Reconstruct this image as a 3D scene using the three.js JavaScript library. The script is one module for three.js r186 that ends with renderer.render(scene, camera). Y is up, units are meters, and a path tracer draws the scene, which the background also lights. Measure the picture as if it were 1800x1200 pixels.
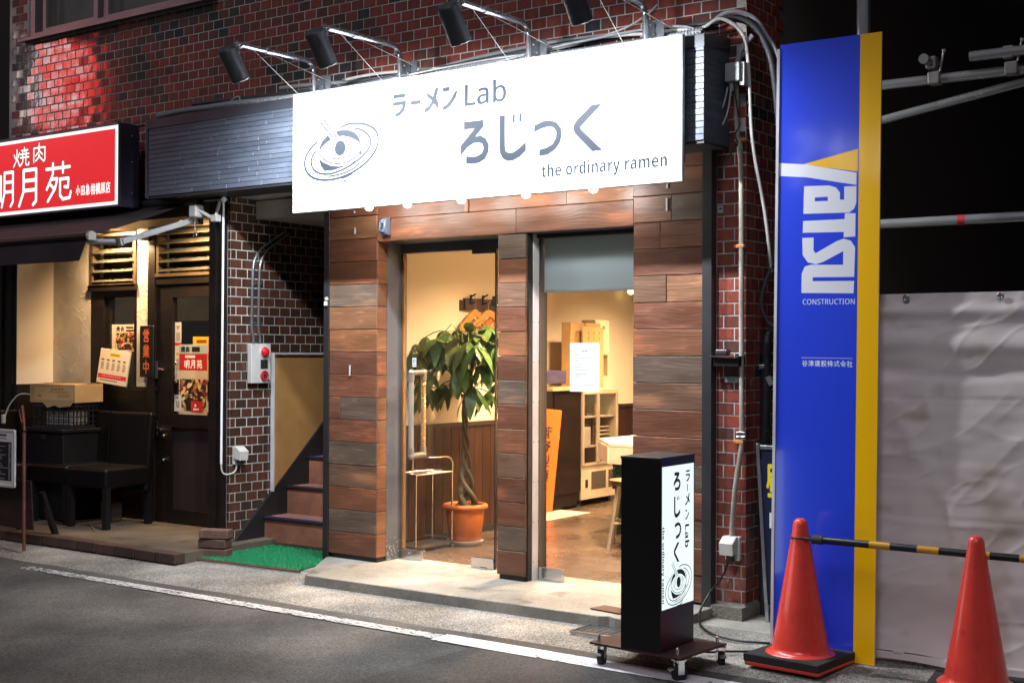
import * as THREE from 'three';
import { mergeGeometries } from 'three/addons/utils/BufferGeometryUtils.js';
import { RoundedBoxGeometry } from 'three/addons/geometries/RoundedBoxGeometry.js';
import { RectAreaLightUniformsLib } from 'three/addons/lights/RectAreaLightUniformsLib.js';

// ---------------------------------------------------------------- camera, sky, street light, exposure
const scene = new THREE.Scene();
const camera = new THREE.PerspectiveCamera(29.5, 1.5, 0.1, 400);
camera.rotation.set(THREE.MathUtils.degToRad(0.47), THREE.MathUtils.degToRad(35.49), THREE.MathUtils.degToRad(0.21), 'YXZ');
camera.position.set(4.6, 1.46, 6.35);
scene.add(camera);
const renderer = new THREE.WebGLRenderer({ antialias: true });
renderer.toneMapping = THREE.LinearToneMapping;
renderer.toneMappingExposure = 1.2;
renderer.shadowMap.enabled = true;
RectAreaLightUniformsLib.init();
{ // night sky over a town: dark blue above, a little warm glow low down
  const w = 64, h = 32, d = new Float32Array(w * h * 4);
  for (let j = 0; j < h; j++) for (let i = 0; i < w; i++) {
    const t = Math.abs((j + 0.5) / h - 0.5) * 2, k = 1 - t, o = (j * w + i) * 4;
    d[o] = 0.050 + 0.040 * k * k; d[o + 1] = 0.052 + 0.032 * k * k; d[o + 2] = 0.062 + 0.018 * k * k; d[o + 3] = 1;
  }
  const t = new THREE.DataTexture(d, w, h, THREE.RGBAFormat, THREE.FloatType);
  t.mapping = THREE.EquirectangularReflectionMapping; t.magFilter = THREE.LinearFilter; t.needsUpdate = true;
  scene.background = t; scene.environment = t;
}
const moon = new THREE.DirectionalLight(0xf2ecff, 0.65);
moon.position.set(1.5, 7, 6.5); moon.castShadow = true; moon.shadow.radius = 40;
moon.shadow.camera.left = moon.shadow.camera.bottom = -9; moon.shadow.camera.right = moon.shadow.camera.top = 9;
scene.add(moon, moon.target);
const FLOOD = 15, BULB = 0.45, ROOM = 58;

// ---------------------------------------------------------------- helpers
let seed = 7;
const rnd = () => { seed = (seed * 1664525 + 1013904223) >>> 0; return seed / 4294967296; };
const rr = (a, b) => a + (b - a) * rnd();
const pick = (a) => a[Math.floor(rnd() * a.length)];
const V = (x, y, z) => new THREE.Vector3(x, y, z);
const used = {};
const numbered = (n) => { used[n] = (used[n] || 0) + 1; return used[n] === 1 ? n : n + '_' + String(used[n] - 1).padStart(3, '0'); };
function tag(o, label, category, group) { o.userData = { ...o.userData, label, category }; if (group) o.userData.group = group; return o; }
function thing(name, label, category, p = [0, 0, 0], group, turn = 0) {
  const o = new THREE.Group(); o.name = numbered(name); o.position.set(...p); o.rotation.y = turn; scene.add(o);
  return tag(o, label, category, group);
}
function part(parent, name, g, m, label) {
  const o = new THREE.Mesh(g, m); o.name = name; o.castShadow = o.receiveShadow = true; parent.add(o);
  if (label) o.userData.label = label;
  return o;
}
function one(name, g, m, label, category, group) { const o = part(scene, numbered(name), g, m); return tag(o, label, category, group); }
function struct(name, g, m) { const o = part(scene, numbered(name), g, m); o.userData.kind = 'structure'; return o; }
function uvm(g) { // texture coordinates in metres, from the dominant direction of every face
  if (g.index) g = g.toNonIndexed();
  const p = g.attributes.position, n = g.attributes.normal, uv = new Float32Array(p.count * 2);
  for (let i = 0; i < p.count; i += 3) {
    let x = 0, y = 0, z = 0;
    for (let k = 0; k < 3; k++) { x += Math.abs(n.getX(i + k)); y += Math.abs(n.getY(i + k)); z += Math.abs(n.getZ(i + k)); }
    for (let k = 0; k < 3; k++) {
      const q = i + k, a = p.getX(q), b = p.getY(q), c = p.getZ(q);
      if (x > y && x > z) { uv[q * 2] = c; uv[q * 2 + 1] = b; } else if (y > z) { uv[q * 2] = a; uv[q * 2 + 1] = c; } else { uv[q * 2] = a; uv[q * 2 + 1] = b; }
    }
  }
  g.setAttribute('uv', new THREE.BufferAttribute(uv, 2));
  for (const k of Object.keys(g.attributes)) if (!['position', 'normal', 'uv'].includes(k)) g.deleteAttribute(k);
  return g;
}
const mg = (...a) => { const l = a.flat().map(uvm); return l.length === 1 ? l[0] : mergeGeometries(l); };
const put = (g, x = 0, y = 0, z = 0, rx = 0, ry = 0, rz = 0) => g.applyMatrix4(new THREE.Matrix4().compose(V(x, y, z), new THREE.Quaternion().setFromEuler(new THREE.Euler(rx, ry, rz)), V(1, 1, 1)));
const bx = (w, h, d, x, y, z, rx, ry, rz) => uvm(put(new THREE.BoxGeometry(w, h, d), x, y, z, rx, ry, rz));
const b6 = (x0, x1, y0, y1, z0, z1) => bx(x1 - x0, y1 - y0, z1 - z0, (x0 + x1) / 2, (y0 + y1) / 2, (z0 + z1) / 2);
const rb = (w, h, d, r, x, y, z, rx, ry, rz) => uvm(put(new RoundedBoxGeometry(w, h, d, 2, r), x, y, z, rx, ry, rz));
const cy = (r0, r1, h, x, y, z, rx, ry, rz, n = 20) => uvm(put(new THREE.CylinderGeometry(r0, r1, h, n), x, y, z, rx, ry, rz));
const sp = (r, x, y, z, n = 16) => uvm(put(new THREE.SphereGeometry(r, n, n * 0.7 | 0), x, y, z));
const to = (r, t, x, y, z, rx, ry, rz) => uvm(put(new THREE.TorusGeometry(r, t, 8, 24), x, y, z, rx, ry, rz));
function rod(a, b, r, n = 10, r1 = r) { // a straight bar between two points
  const A = V(...a), B = V(...b), g = new THREE.CylinderGeometry(r1, r, A.distanceTo(B), n);
  g.applyQuaternion(new THREE.Quaternion().setFromUnitVectors(V(0, 1, 0), B.clone().sub(A).normalize()));
  return uvm(g.translate((A.x + B.x) / 2, (A.y + B.y) / 2, (A.z + B.z) / 2));
}
const tube = (pts, r, seg = 40, n = 8, tension = 0.5) => uvm(new THREE.TubeGeometry(new THREE.CatmullRomCurve3(pts.map((p) => V(...p)), false, 'catmullrom', tension), seg, r, n));
const lathe = (pts, n = 32) => uvm(new THREE.LatheGeometry(pts.map((p) => new THREE.Vector2(...p)), n));
function poly(pts, depth, bevel = 0) { // outline in x-y, thickness along z
  const s = new THREE.Shape(pts.map((p) => new THREE.Vector2(...p)));
  return uvm(new THREE.ExtrudeGeometry(s, { depth, bevelEnabled: bevel > 0, bevelSize: bevel, bevelThickness: bevel, bevelSegments: 1, curveSegments: 8 }));
}
function pad(w, h, d, c) { // a slab whose front edges are chamfered; front at z = 0
  const P = [], N = [], X = w / 2, Y = h / 2, x = X - c, y = Y - c;
  const quad = (a, b, e, f) => { const n = V(...b).sub(V(...a)).cross(V(...e).sub(V(...a))).normalize(); for (const v of [a, b, e, a, e, f]) { P.push(...v); N.push(n.x, n.y, n.z); } };
  quad([-x, -y, 0], [x, -y, 0], [x, y, 0], [-x, y, 0]);
  quad([-X, -Y, -c], [X, -Y, -c], [x, -y, 0], [-x, -y, 0]); quad([x, -y, 0], [X, -Y, -c], [X, Y, -c], [x, y, 0]);
  quad([-x, y, 0], [x, y, 0], [X, Y, -c], [-X, Y, -c]); quad([-X, -Y, -c], [-x, -y, 0], [-x, y, 0], [-X, Y, -c]);
  quad([-X, -Y, -d], [X, -Y, -d], [X, -Y, -c], [-X, -Y, -c]); quad([X, -Y, -c], [X, -Y, -d], [X, Y, -d], [X, Y, -c]);
  quad([-X, Y, -c], [X, Y, -c], [X, Y, -d], [-X, Y, -d]); quad([-X, -Y, -d], [-X, -Y, -c], [-X, Y, -c], [-X, Y, -d]);
  const g = new THREE.BufferGeometry();
  g.setAttribute('position', new THREE.Float32BufferAttribute(P, 3)); g.setAttribute('normal', new THREE.Float32BufferAttribute(N, 3));
  return uvm(g);
}
const off = (g, du, dv, turn) => { g = g.clone(); const u = g.attributes.uv; for (let i = 0; i < u.count; i++) turn ? u.setXY(i, u.getY(i) + du, u.getX(i) + dv) : u.setXY(i, u.getX(i) + du, u.getY(i) + dv); return g; };

// ---------------------------------------------------------------- procedural textures
const hash = (x, y, s) => { let h = Math.imul(x, 374761393) ^ Math.imul(y, 668265263) ^ Math.imul(s, 974634541); h = Math.imul(h ^ (h >>> 13), 1274126177); return ((h ^ (h >>> 16)) >>> 0) / 4294967296; };
function noise(x, y, px, py, s) { // value noise that repeats after px by py cells
  const i = Math.floor(x), j = Math.floor(y), f = x - i, g = y - j, u = f * f * (3 - 2 * f), v = g * g * (3 - 2 * g), m = (a, n) => ((a % n) + n) % n;
  const h = (a, b) => hash(m(a, px), m(b, py), s);
  return (h(i, j) * (1 - u) + h(i + 1, j) * u) * (1 - v) + (h(i, j + 1) * (1 - u) + h(i + 1, j + 1) * u) * v;
}
const fbm = (u, v, cx, cy, o, s) => { let a = 0.5, t = 0, n = 0; for (let k = 0; k < o; k++) { t += a * noise(u * cx, v * cy, cx, cy, s + k); n += a; a *= 0.55; cx *= 2; cy *= 2; } return t / n; };
function tex(w, h, fn, size = [1, 1], srgb = true) {
  const d = new Uint8Array(w * h * 4);
  for (let y = 0; y < h; y++) for (let x = 0; x < w; x++) { const c = fn(x / w, y / h), o = (y * w + x) * 4; for (let k = 0; k < 3; k++) d[o + k] = Math.max(0, Math.min(255, (c.length ? c[k] : c) * 255)); d[o + 3] = 255; }
  const t = new THREE.DataTexture(d, w, h); t.wrapS = t.wrapT = THREE.RepeatWrapping; t.magFilter = THREE.LinearFilter; t.repeat.set(1 / size[0], 1 / size[1]);
  if (srgb) t.colorSpace = THREE.SRGBColorSpace; t.needsUpdate = true; return t;
}
const M = (c, roughness = 0.6, o = {}) => { const { phys, ...q } = o, m = new (phys ? THREE.MeshPhysicalMaterial : THREE.MeshStandardMaterial)({ roughness, ...q }); if (Array.isArray(c)) m.color.setRGB(...c); else m.color.set(c); return m; };
const T = {};
T.asphalt = tex(1024, 1024, (u, v) => { const g = noise(u * 300, v * 300, 300, 300, 3), f = noise(u * 620, v * 620, 620, 620, 4), b = fbm(u, v, 5, 5, 5, 9); const s = 0.50 + 0.3 * g + 0.18 * (f - 0.5) + 0.52 * (b - 0.5) + (f > 0.955 ? 0.34 : 0); return [s, s * 0.99, s * 0.96]; }, [2.2, 2.2]);
T.asphaltBump = tex(1024, 1024, (u, v) => 0.6 * noise(u * 300, v * 300, 300, 300, 3) + 0.4 * noise(u * 620, v * 620, 620, 620, 4), [2.2, 2.2], false);
T.concrete = tex(1024, 1024, (u, v) => { const b = fbm(u, v, 4, 4, 6, 21), f = noise(u * 380, v * 380, 380, 380, 5), c = fbm(u, v, 9, 9, 4, 33); const s = 0.72 + 0.5 * (b - 0.5) + 0.16 * (f - 0.5) - (c > 0.62 ? (c - 0.62) * 0.9 : 0); return [s, s * 0.985, s * 0.94]; }, [1.6, 1.6]);
T.pebble = tex(1024, 1024, (u, v) => { const g = noise(u * 210, v * 210, 210, 210, 41), f = noise(u * 420, v * 420, 420, 420, 42), b = fbm(u, v, 4, 4, 5, 43); const s = 0.56 + 0.30 * (g - 0.4) + 0.26 * (f - 0.5) + 0.4 * (b - 0.5); return [s, s * 0.985, s * 0.95]; }, [1.3, 1.3]);
T.pebbleBump = tex(512, 512, (u, v) => noise(u * 105, v * 105, 105, 105, 41) * 0.7 + 0.3 * noise(u * 210, v * 210, 210, 210, 42), [0.65, 0.65], false);
const grain = (u, v) => { const w = v + 0.035 * (fbm(u, v, 3, 4, 3, 51) - 0.5) + 0.05 * (noise(u * 4, v * 6, 4, 6, 55) - 0.5); return 0.6 * fbm(u, w, 3, 90, 3, 52) + 0.4 * (0.5 + 0.5 * Math.sin((w * 34 + 3.4 * fbm(u, v, 3, 8, 3, 53)) * 6.283)); };
T.wood = tex(1024, 512, (u, v) => { const g = grain(u, v), b = fbm(u, v, 4, 10, 4, 61), k = fbm(u, v, 12, 30, 3, 67); const s = 0.74 + 0.12 * (g - 0.5) + 0.34 * (b - 0.5), o = Math.max(0, b - 0.60) * 1.1; const w = Math.max(0, k - 0.70) * 0.9; return [s + o + w, s * 0.97 + o * 0.45 + w, s * 0.95 + w * 1.05]; }, [1.3, 0.62]);
T.woodBump = tex(1024, 512, (u, v) => grain(u, v) * 0.8 + 0.2 * noise(u * 60, v * 240, 60, 240, 71), [1.3, 0.62], false);
T.woodRough = tex(512, 256, (u, v) => { const b = fbm(u, v, 4, 10, 4, 61); return 0.52 + 0.55 * (b - 0.4) + 0.2 * grain(u, v); }, [1.3, 0.62], false);
T.glaze = tex(512, 512, (u, v) => { const s = 0.86 + 0.3 * (fbm(u, v, 22, 22, 4, 81) - 0.5) - 0.22 * Math.max(0, noise(u * 40, v * 40, 40, 40, 84) - 0.78); return [s, s, s]; }, [0.9, 0.9]);
T.glazeBump = tex(512, 512, (u, v) => fbm(u, v, 14, 14, 4, 91), [0.7, 0.7], false);
T.stucco = tex(512, 512, (u, v) => { const a = fbm(u, v, 7, 7, 4, 101), r = Math.abs(fbm(u, v, 5, 5, 3, 105) - 0.5) < 0.02 ? 0.45 : 0; return 0.4 * a + r + 0.2 * noise(u * 90, v * 90, 90, 90, 108); }, [0.8, 0.8], false);
T.soft = tex(512, 512, (u, v) => { const s = 0.88 + 0.24 * (fbm(u, v, 5, 5, 6, 111) - 0.5); return [s, s, s]; }, [0.9, 0.9]);
T.grit = tex(512, 512, (u, v) => { const s = 0.66 + 0.5 * (fbm(u, v, 5, 5, 6, 121) - 0.5) + 0.1 * noise(u * 200, v * 200, 200, 200, 5); return [s, s * 0.98, s * 0.94]; }, [1.1, 1.1]);
T.hide = tex(512, 512, (u, v) => fbm(u, v, 60, 60, 3, 131), [0.4, 0.4], false);
T.scuff = tex(512, 512, (u, v) => { const b = fbm(u, v, 6, 6, 5, 151), k = Math.max(0, fbm(u, v, 14, 9, 4, 155) - 0.62) * 2.4, p = Math.max(0, fbm(u, v, 30, 8, 3, 159) - 0.70) * 3; const s = 0.93 + 0.14 * (b - 0.5) - k * 0.16; return [s, s * (1 - k * 0.2) + p * 0.6, s + p * 0.6]; }, [0.5, 0.5]);
T.smear = tex(512, 512, (u, v) => 0.4 + 0.7 * (fbm(u, v, 4, 4, 6, 141) - 0.3), [1.2, 1.2], false);

// ---------------------------------------------------------------- lettering (print on signs and papers)
const STROKES = {
  'ラ': '18,14 80,14/10,38 86,38 80,64 64,82 40,94', 'メ': '76,8 62,46 40,74 12,94/30,34 80,80', 'ン': '14,18 36,30/86,22 74,56 50,80 16,90', 'ー': '8,50 92,50', '|': '50,8 50,92',
  '焼': '12,35 18,52/42,28 36,48/28,12 28,40 22,68 8,92/28,52 44,90/72,6 72,24/54,18 92,18/62,26 62,46/82,26 82,46/48,36 98,36/48,52 98,52/64,54 62,74 46,92/80,54 80,84 86,90 98,88 98,78',
  '肉': '16,26 16,92/16,26 86,26 86,84 78,92/50,6 48,26/50,30 46,46 28,62/50,40 70,58/50,58 44,74 28,86/50,66 72,86',
  '明': '8,18 8,78/8,18 38,18 38,78/8,46 38,46/8,76 38,76/54,10 54,60 42,94/54,10 92,10 92,84 82,94/54,34 92,34/54,58 92,58',
  '月': '28,8 28,60 10,94/28,8 80,8 80,86 68,94/28,34 80,34/28,58 80,58',
  '苑': '8,16 92,16/32,4 32,28/68,4 68,28/30,34 10,66/28,42 48,42 40,66 14,96/24,56 36,66/58,44 88,44 86,66 74,64/58,44 58,84 68,94 92,92 96,78',
  '小': '50,6 50,86 40,82/26,34 10,66/74,34 90,66', '田': '14,16 14,88/14,16 86,16 86,88/14,86 86,86/14,51 86,51/50,16 50,86',
  '急': '36,4 16,28/36,14 66,14 54,30/20,32 78,32 78,60/20,46 78,46/20,60 78,60/12,72 8,88/30,70 32,90 60,92 64,82/48,68 54,78/78,70 90,86',
  '相': '6,30 44,30/26,6 26,94/26,34 6,66/26,42 42,60/56,12 56,92/56,12 92,12 92,92/56,38 92,38/56,64 92,64/56,90 92,90',
  '模': '4,30 38,30/22,6 22,94/22,36 4,66/22,44 36,58/44,16 96,16/58,6 58,26/80,6 80,26/50,32 90,32 90,58/50,32 50,58/50,45 90,45/50,58 90,58/42,72 98,72/70,60 66,78 44,94/72,74 96,94',
  '原': '14,10 94,10/16,10 14,60 4,94/56,12 48,24/32,26 82,26 82,58/32,26 32,58/32,42 82,42/32,58 82,58/57,58 57,92 48,90/36,68 24,86/76,68 92,86',
  '店': '50,4 50,14/12,16 94,16/16,16 14,60 4,94/56,24 56,56/56,38 88,38/34,58 34,92/34,58 84,58 84,92/34,90 84,90',
  '営': '24,6 32,20/50,4 52,18/78,4 68,20/10,26 8,40/10,26 90,26 86,40/32,38 68,38 68,56/32,38 32,56/32,56 68,56/22,68 78,68 78,94/22,68 22,94/22,92 78,92',
  '業': '38,4 38,24/62,4 62,24/20,10 28,24/80,10 72,24/8,28 92,28/34,32 40,42/66,32 60,42/14,46 86,46/22,58 78,58/8,70 92,70/50,46 50,96/46,72 10,92/54,72 90,92',
  '中': '14,28 14,66/14,28 86,28 86,66/14,64 86,64/50,4 50,98',
  '菅': '8,12 92,12/32,2 32,22/68,2 68,22/50,22 50,32/12,34 10,46/12,34 88,34 86,46/30,46 70,46 70,66/30,46 30,96/30,64 70,64/30,76 74,76 74,96/30,94 74,94',
  '野': '8,10 44,10 44,46/8,10 8,46/8,28 44,28/8,46 44,46/26,10 26,88/8,66 44,66/4,90 48,86/56,10 90,10 74,28/60,26 76,36/52,42 94,42 84,58/74,42 74,88 64,84',
  '製': '10,14 56,14/4,26 60,26/32,4 32,50/12,36 12,50/12,36 52,36 52,48/70,8 70,40/90,4 90,48 82,46/50,52 50,62/6,62 94,62/46,64 30,80 4,92/30,78 30,96 48,90/84,68 64,76/50,64 70,84 96,94',
  '麺': '8,14 46,14/26,4 26,44/6,28 48,28/26,32 8,48/28,34 44,46/10,54 44,54 34,72 6,96/14,66 36,80/30,80 98,94/52,12 98,12/74,12 70,26/56,28 94,28 94,78/56,28 56,78/68,28 68,78/82,28 82,78/56,78 94,78',
  '所': '6,12 46,12/10,30 42,30 42,54/10,30 10,60 4,92/10,54 42,54/90,8 60,18/60,18 60,50 50,92/60,44 98,44/82,44 82,96',
  '谷': '34,8 12,34/64,8 90,32/50,26 34,48 6,64/50,26 66,46 96,62/28,62 72,62 72,94/28,62 28,94/28,92 72,92',
  '津': '12,10 24,20/6,34 20,44/6,92 26,60/38,18 84,18 84,46/30,32 96,32/38,46 84,46/36,60 90,60/30,76 96,76/62,4 62,98',
  '建': '44,14 82,14 82,42/36,28 94,28/44,42 82,42/40,56 88,56/36,70 94,70/62,4 62,82/8,16 28,16 14,44 28,44 22,70 4,92/10,64 40,88 98,92',
  '設': '12,10 36,10/4,24 42,24/12,38 36,38/12,50 36,50/12,62 36,62 36,90/12,62 12,90/12,88 36,88/56,10 56,28 46,42/56,10 82,10 82,34 96,34/50,52 86,52 72,76 46,94/56,60 72,80 96,94',
  '株': '4,30 40,30/22,6 22,94/22,36 4,66/22,44 38,58/56,12 48,32/52,28 94,28/44,50 98,50/70,6 70,96/68,52 46,80/72,52 96,80',
  '式': '6,26 94,26/64,6 70,50 86,88 94,90 96,76/78,8 88,16/12,52 54,52/32,52 32,82/8,86 58,78',
  '会': '50,6 34,26 4,44/50,6 66,24 96,42/30,42 70,42/12,58 88,58/44,58 28,84 76,80/62,68 84,92',
  '社': '24,4 28,16/6,24 44,24 26,50 4,66/26,46 26,96/30,52 44,66/72,10 72,90/54,38 94,38/48,90 98,90',
  '昼': '14,8 80,8 80,32/14,8 14,50 6,66/14,32 78,32/60,34 92,60/30,46 74,46 74,76/30,46 30,76/30,61 74,61/30,76 74,76/14,92 90,92',
};
function ink(g, ch, x, y, w, h, lw, color) {
  g.strokeStyle = color; g.lineWidth = lw; g.lineCap = 'round'; g.lineJoin = 'round';
  for (const s of STROKES[ch].split('/')) { g.beginPath(); s.split(' ').forEach((p, i) => { const [a, b] = p.split(',').map(Number); i ? g.lineTo(x + a * w / 100, y + b * h / 100) : g.moveTo(x + a * w / 100, y + b * h / 100); }); g.stroke(); }
}
const inkRow = (g, str, x, y, w, h, gap, lw, color, down) => [...str].forEach((c, i) => ink(g, c, down ? x : x + i * (w + gap), down ? y + i * (h + gap) : y, w, h, lw, color));
const P2 = (s) => s.split(' ').map((p) => p.split(',').map(Number));
function shapeFill(g, s, f) { g.beginPath(); P2(s).forEach((p, i) => { const [a, b] = f(p); i ? g.lineTo(a, b) : g.moveTo(a, b); }); g.closePath(); g.fill(); }
function smooth(g, s, f, close) {
  const c = new THREE.CatmullRomCurve3(P2(s).map((p) => V(...f(p), 0)), !!close).getPoints(80);
  g.beginPath(); c.forEach((p, i) => (i ? g.lineTo(p.x, p.y) : g.moveTo(p.x, p.y))); if (close) g.closePath();
}
function canvas(w, h, paint) {
  const c = document.createElement('canvas'); c.width = w; c.height = h; const g = c.getContext('2d'); paint(g, w, h);
  const t = new THREE.CanvasTexture(c); t.colorSpace = THREE.SRGBColorSpace; return t;
}
const KANA = {
  ro: '1397,317 1542,318 1543,358 1484,411 1523,408 1559,430 1582,468 1579,509 1553,549 1508,569 1455,571 1414,565 1414,519 1455,527 1494,526 1527,513 1541,485 1533,461 1507,448 1468,450 1425,470 1374,517 1374,455 1474,364 1397,363',
  ji: '1656,306 1695,307 1696,489 1703,518 1726,529 1757,525 1795,505 1842,474 1842,525 1801,557 1751,576 1713,576 1678,557 1659,524 1656,490',
  d1: '1748,308 1765,308 1765,357 1748,357', d2: '1792,307 1810,307 1811,356 1792,356',
  tsu: '1897,387 1958,368 2006,368 2050,385 2079,420 2085,457 2073,500 2041,537 1991,562 1931,565 1931,527 1978,521 2022,504 2044,469 2046,437 2028,412 1993,403 1952,410 1895,427',
  ku: '2277,311 2348,311 2212,422 2205,431 2212,442 2351,568 2283,569 2172,463 2157,435 2163,407 2184,383',
};
const KATA = {
  ra1: '855,99 947,99 946,118 856,118', ra2: '851,144 953,144 951,172 937,203 905,227 868,234 869,215 898,207 923,185 927,163 852,162', bar: '993,152 1067,152 1067,172 993,172',
  me: '1120,115 1164,145 1184,94 1203,95 1188,152 1204,183 1204,214 1171,182 1137,219 1101,233 1102,212 1137,192 1159,165 1120,133', n1: '1241,99 1286,99 1286,119 1241,119', n2: '1332,131 1347,131 1334,165 1300,204 1267,226 1241,231 1241,211 1267,203 1300,174',
};
const BOWL = {
  A: '426,251 468,240 532,239 603,249 666,270 712,304 732,352 721,404 682,456 620,501 541,539 454,564 365,577 267,576 184,556 129,518 106,471 111,423 145,377 211,328',
  B: '536,269 587,283 635,311 666,346 669,382 643,420 596,455 533,488 454,517 365,537 291,540 225,526 179,495 164,457 170,422 201,384', C: '316,557 381,553 470,540 541,515 578,490', E: '430,579 478,569 518,556',
  R: '261,301 225,336 220,377 245,419 291,453 364,477 437,481 501,470 557,445 592,410 604,370 592,333 560,295', i1: '359,345 315,362 286,389 285,422',
  i2: '350,371 323,386 313,410 331,435 372,449 429,449 493,440 533,417 543,391 524,363 492,348 459,341', i3: '474,363 501,374 509,394 493,413 465,425', c1: '246,207 373,332', c2: '272,189 393,323',
  f1: '308,289 339,322 290,344 257,366 239,394 236,361 257,326', f2: '369,274 420,269 484,275 532,292 564,319 584,353 585,377 556,351 500,325 444,311 402,310',
  f3: '229,433 274,463 340,489 405,498 485,494 549,471 596,416 595,440 533,482 437,508 356,521 279,521 245,482', f4: '361,587 414,600 462,599 502,583 515,569 486,582 446,591 406,592', yolk: '414,335 462,388 414,433 365,379',
};
function bowl(g, f, k, color, fat = 1) { // the noodle bowl emblem: swirling rings, chopsticks, an egg yolk
  g.strokeStyle = g.fillStyle = color; g.lineCap = 'round';
  for (const [n, w] of [['A', 12], ['B', 11], ['C', 9], ['E', 6], ['R', 8], ['i1', 7], ['i2', 7], ['i3', 7], ['c1', 9], ['c2', 9]]) { g.lineWidth = w * k * fat; smooth(g, BOWL[n], f); g.stroke(); }
  for (const n of ['f1', 'f2', 'f3', 'f4']) shapeFill(g, BOWL[n], f);
  { const [a, b] = f([414, 335]), [c] = f([462, 384]), [, d] = f([414, 384]); g.beginPath(); g.ellipse(a, d, c - a, d - b, 0, 0, 6.3); g.fill(); }
}

// ---------------------------------------------------------------- materials
const tone = (c, r = 0.6, o = {}) => M(c, r, { map: T.soft, ...o });
const dark = tone([0.022, 0.021, 0.022], 0.42), darkWood = M([0.016, 0.011, 0.009], 0.42, { map: T.wood, bumpMap: T.woodBump, bumpScale: 0.0006 });
const black = tone([0.008, 0.008, 0.009], 0.4), greyPaint = tone([0.11, 0.12, 0.135], 0.42), steel = M([0.55, 0.56, 0.58], 0.32, { metalness: 1, roughnessMap: T.smear });
const zinc = M([0.42, 0.45, 0.48], 0.42, { metalness: 0.85, roughnessMap: T.smear }), chrome = M([0.75, 0.74, 0.72], 0.14, { metalness: 1 }), alum = tone([0.80, 0.80, 0.83], 0.4, { metalness: 0.2 });
const whitePlastic = tone([0.72, 0.71, 0.66], 0.42), greyPlastic = tone([0.34, 0.36, 0.36], 0.5), cableGrey = tone([0.34, 0.36, 0.37], 0.5), cableDark = tone([0.06, 0.065, 0.07], 0.5), cablePale = tone([0.6, 0.6, 0.55], 0.5);
const concrete = M([0.66, 0.65, 0.61], 0.85, { map: T.concrete, bumpMap: T.pebbleBump, bumpScale: 0.0012 }), mortar = M([0.92, 0.92, 0.92], 0.9, { map: T.grit }), cream = M([0.82, 0.73, 0.57], 0.85, { bumpMap: T.stucco, bumpScale: 0.0004 });
const stucco = M([0.84, 0.76, 0.61], 0.85, { map: T.soft, bumpMap: T.stucco, bumpScale: 0.004 }), paper = M([0.80, 0.80, 0.80], 0.7), glass = M([0.97, 0.98, 0.98], 0.02, { phys: true, transmission: 1, ior: 1.5 });
const rubber = tone([0.02, 0.02, 0.02], 0.75, { bumpMap: T.glazeBump, bumpScale: 0.001 }), orangeClip = tone([0.62, 0.24, 0.06], 0.5), screw = M([0.6, 0.58, 0.55], 0.3, { metalness: 1 });
const WOODS = [[0.36, 0.165, 0.078], [0.285, 0.125, 0.066], [0.215, 0.096, 0.058], [0.245, 0.142, 0.09], [0.185, 0.138, 0.102], [0.25, 0.106, 0.060], [0.33, 0.17, 0.088]].map((c) => M(c, 0.62, { map: T.wood, bumpMap: T.woodBump, bumpScale: 0.0008, roughnessMap: T.woodRough }));
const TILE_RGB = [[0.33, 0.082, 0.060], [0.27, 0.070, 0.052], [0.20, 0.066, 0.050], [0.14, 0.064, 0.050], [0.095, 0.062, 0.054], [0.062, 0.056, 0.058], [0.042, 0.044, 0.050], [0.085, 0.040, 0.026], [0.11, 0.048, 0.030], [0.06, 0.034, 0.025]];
const glaze = { map: T.glaze, bumpMap: T.glazeBump, bumpScale: 0.00035 };
const TILES = TILE_RGB.map((c) => M(c, 0.08, glaze)), tileMixed = M(0xffffff, 0.08, { ...glaze, vertexColors: true });

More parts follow.
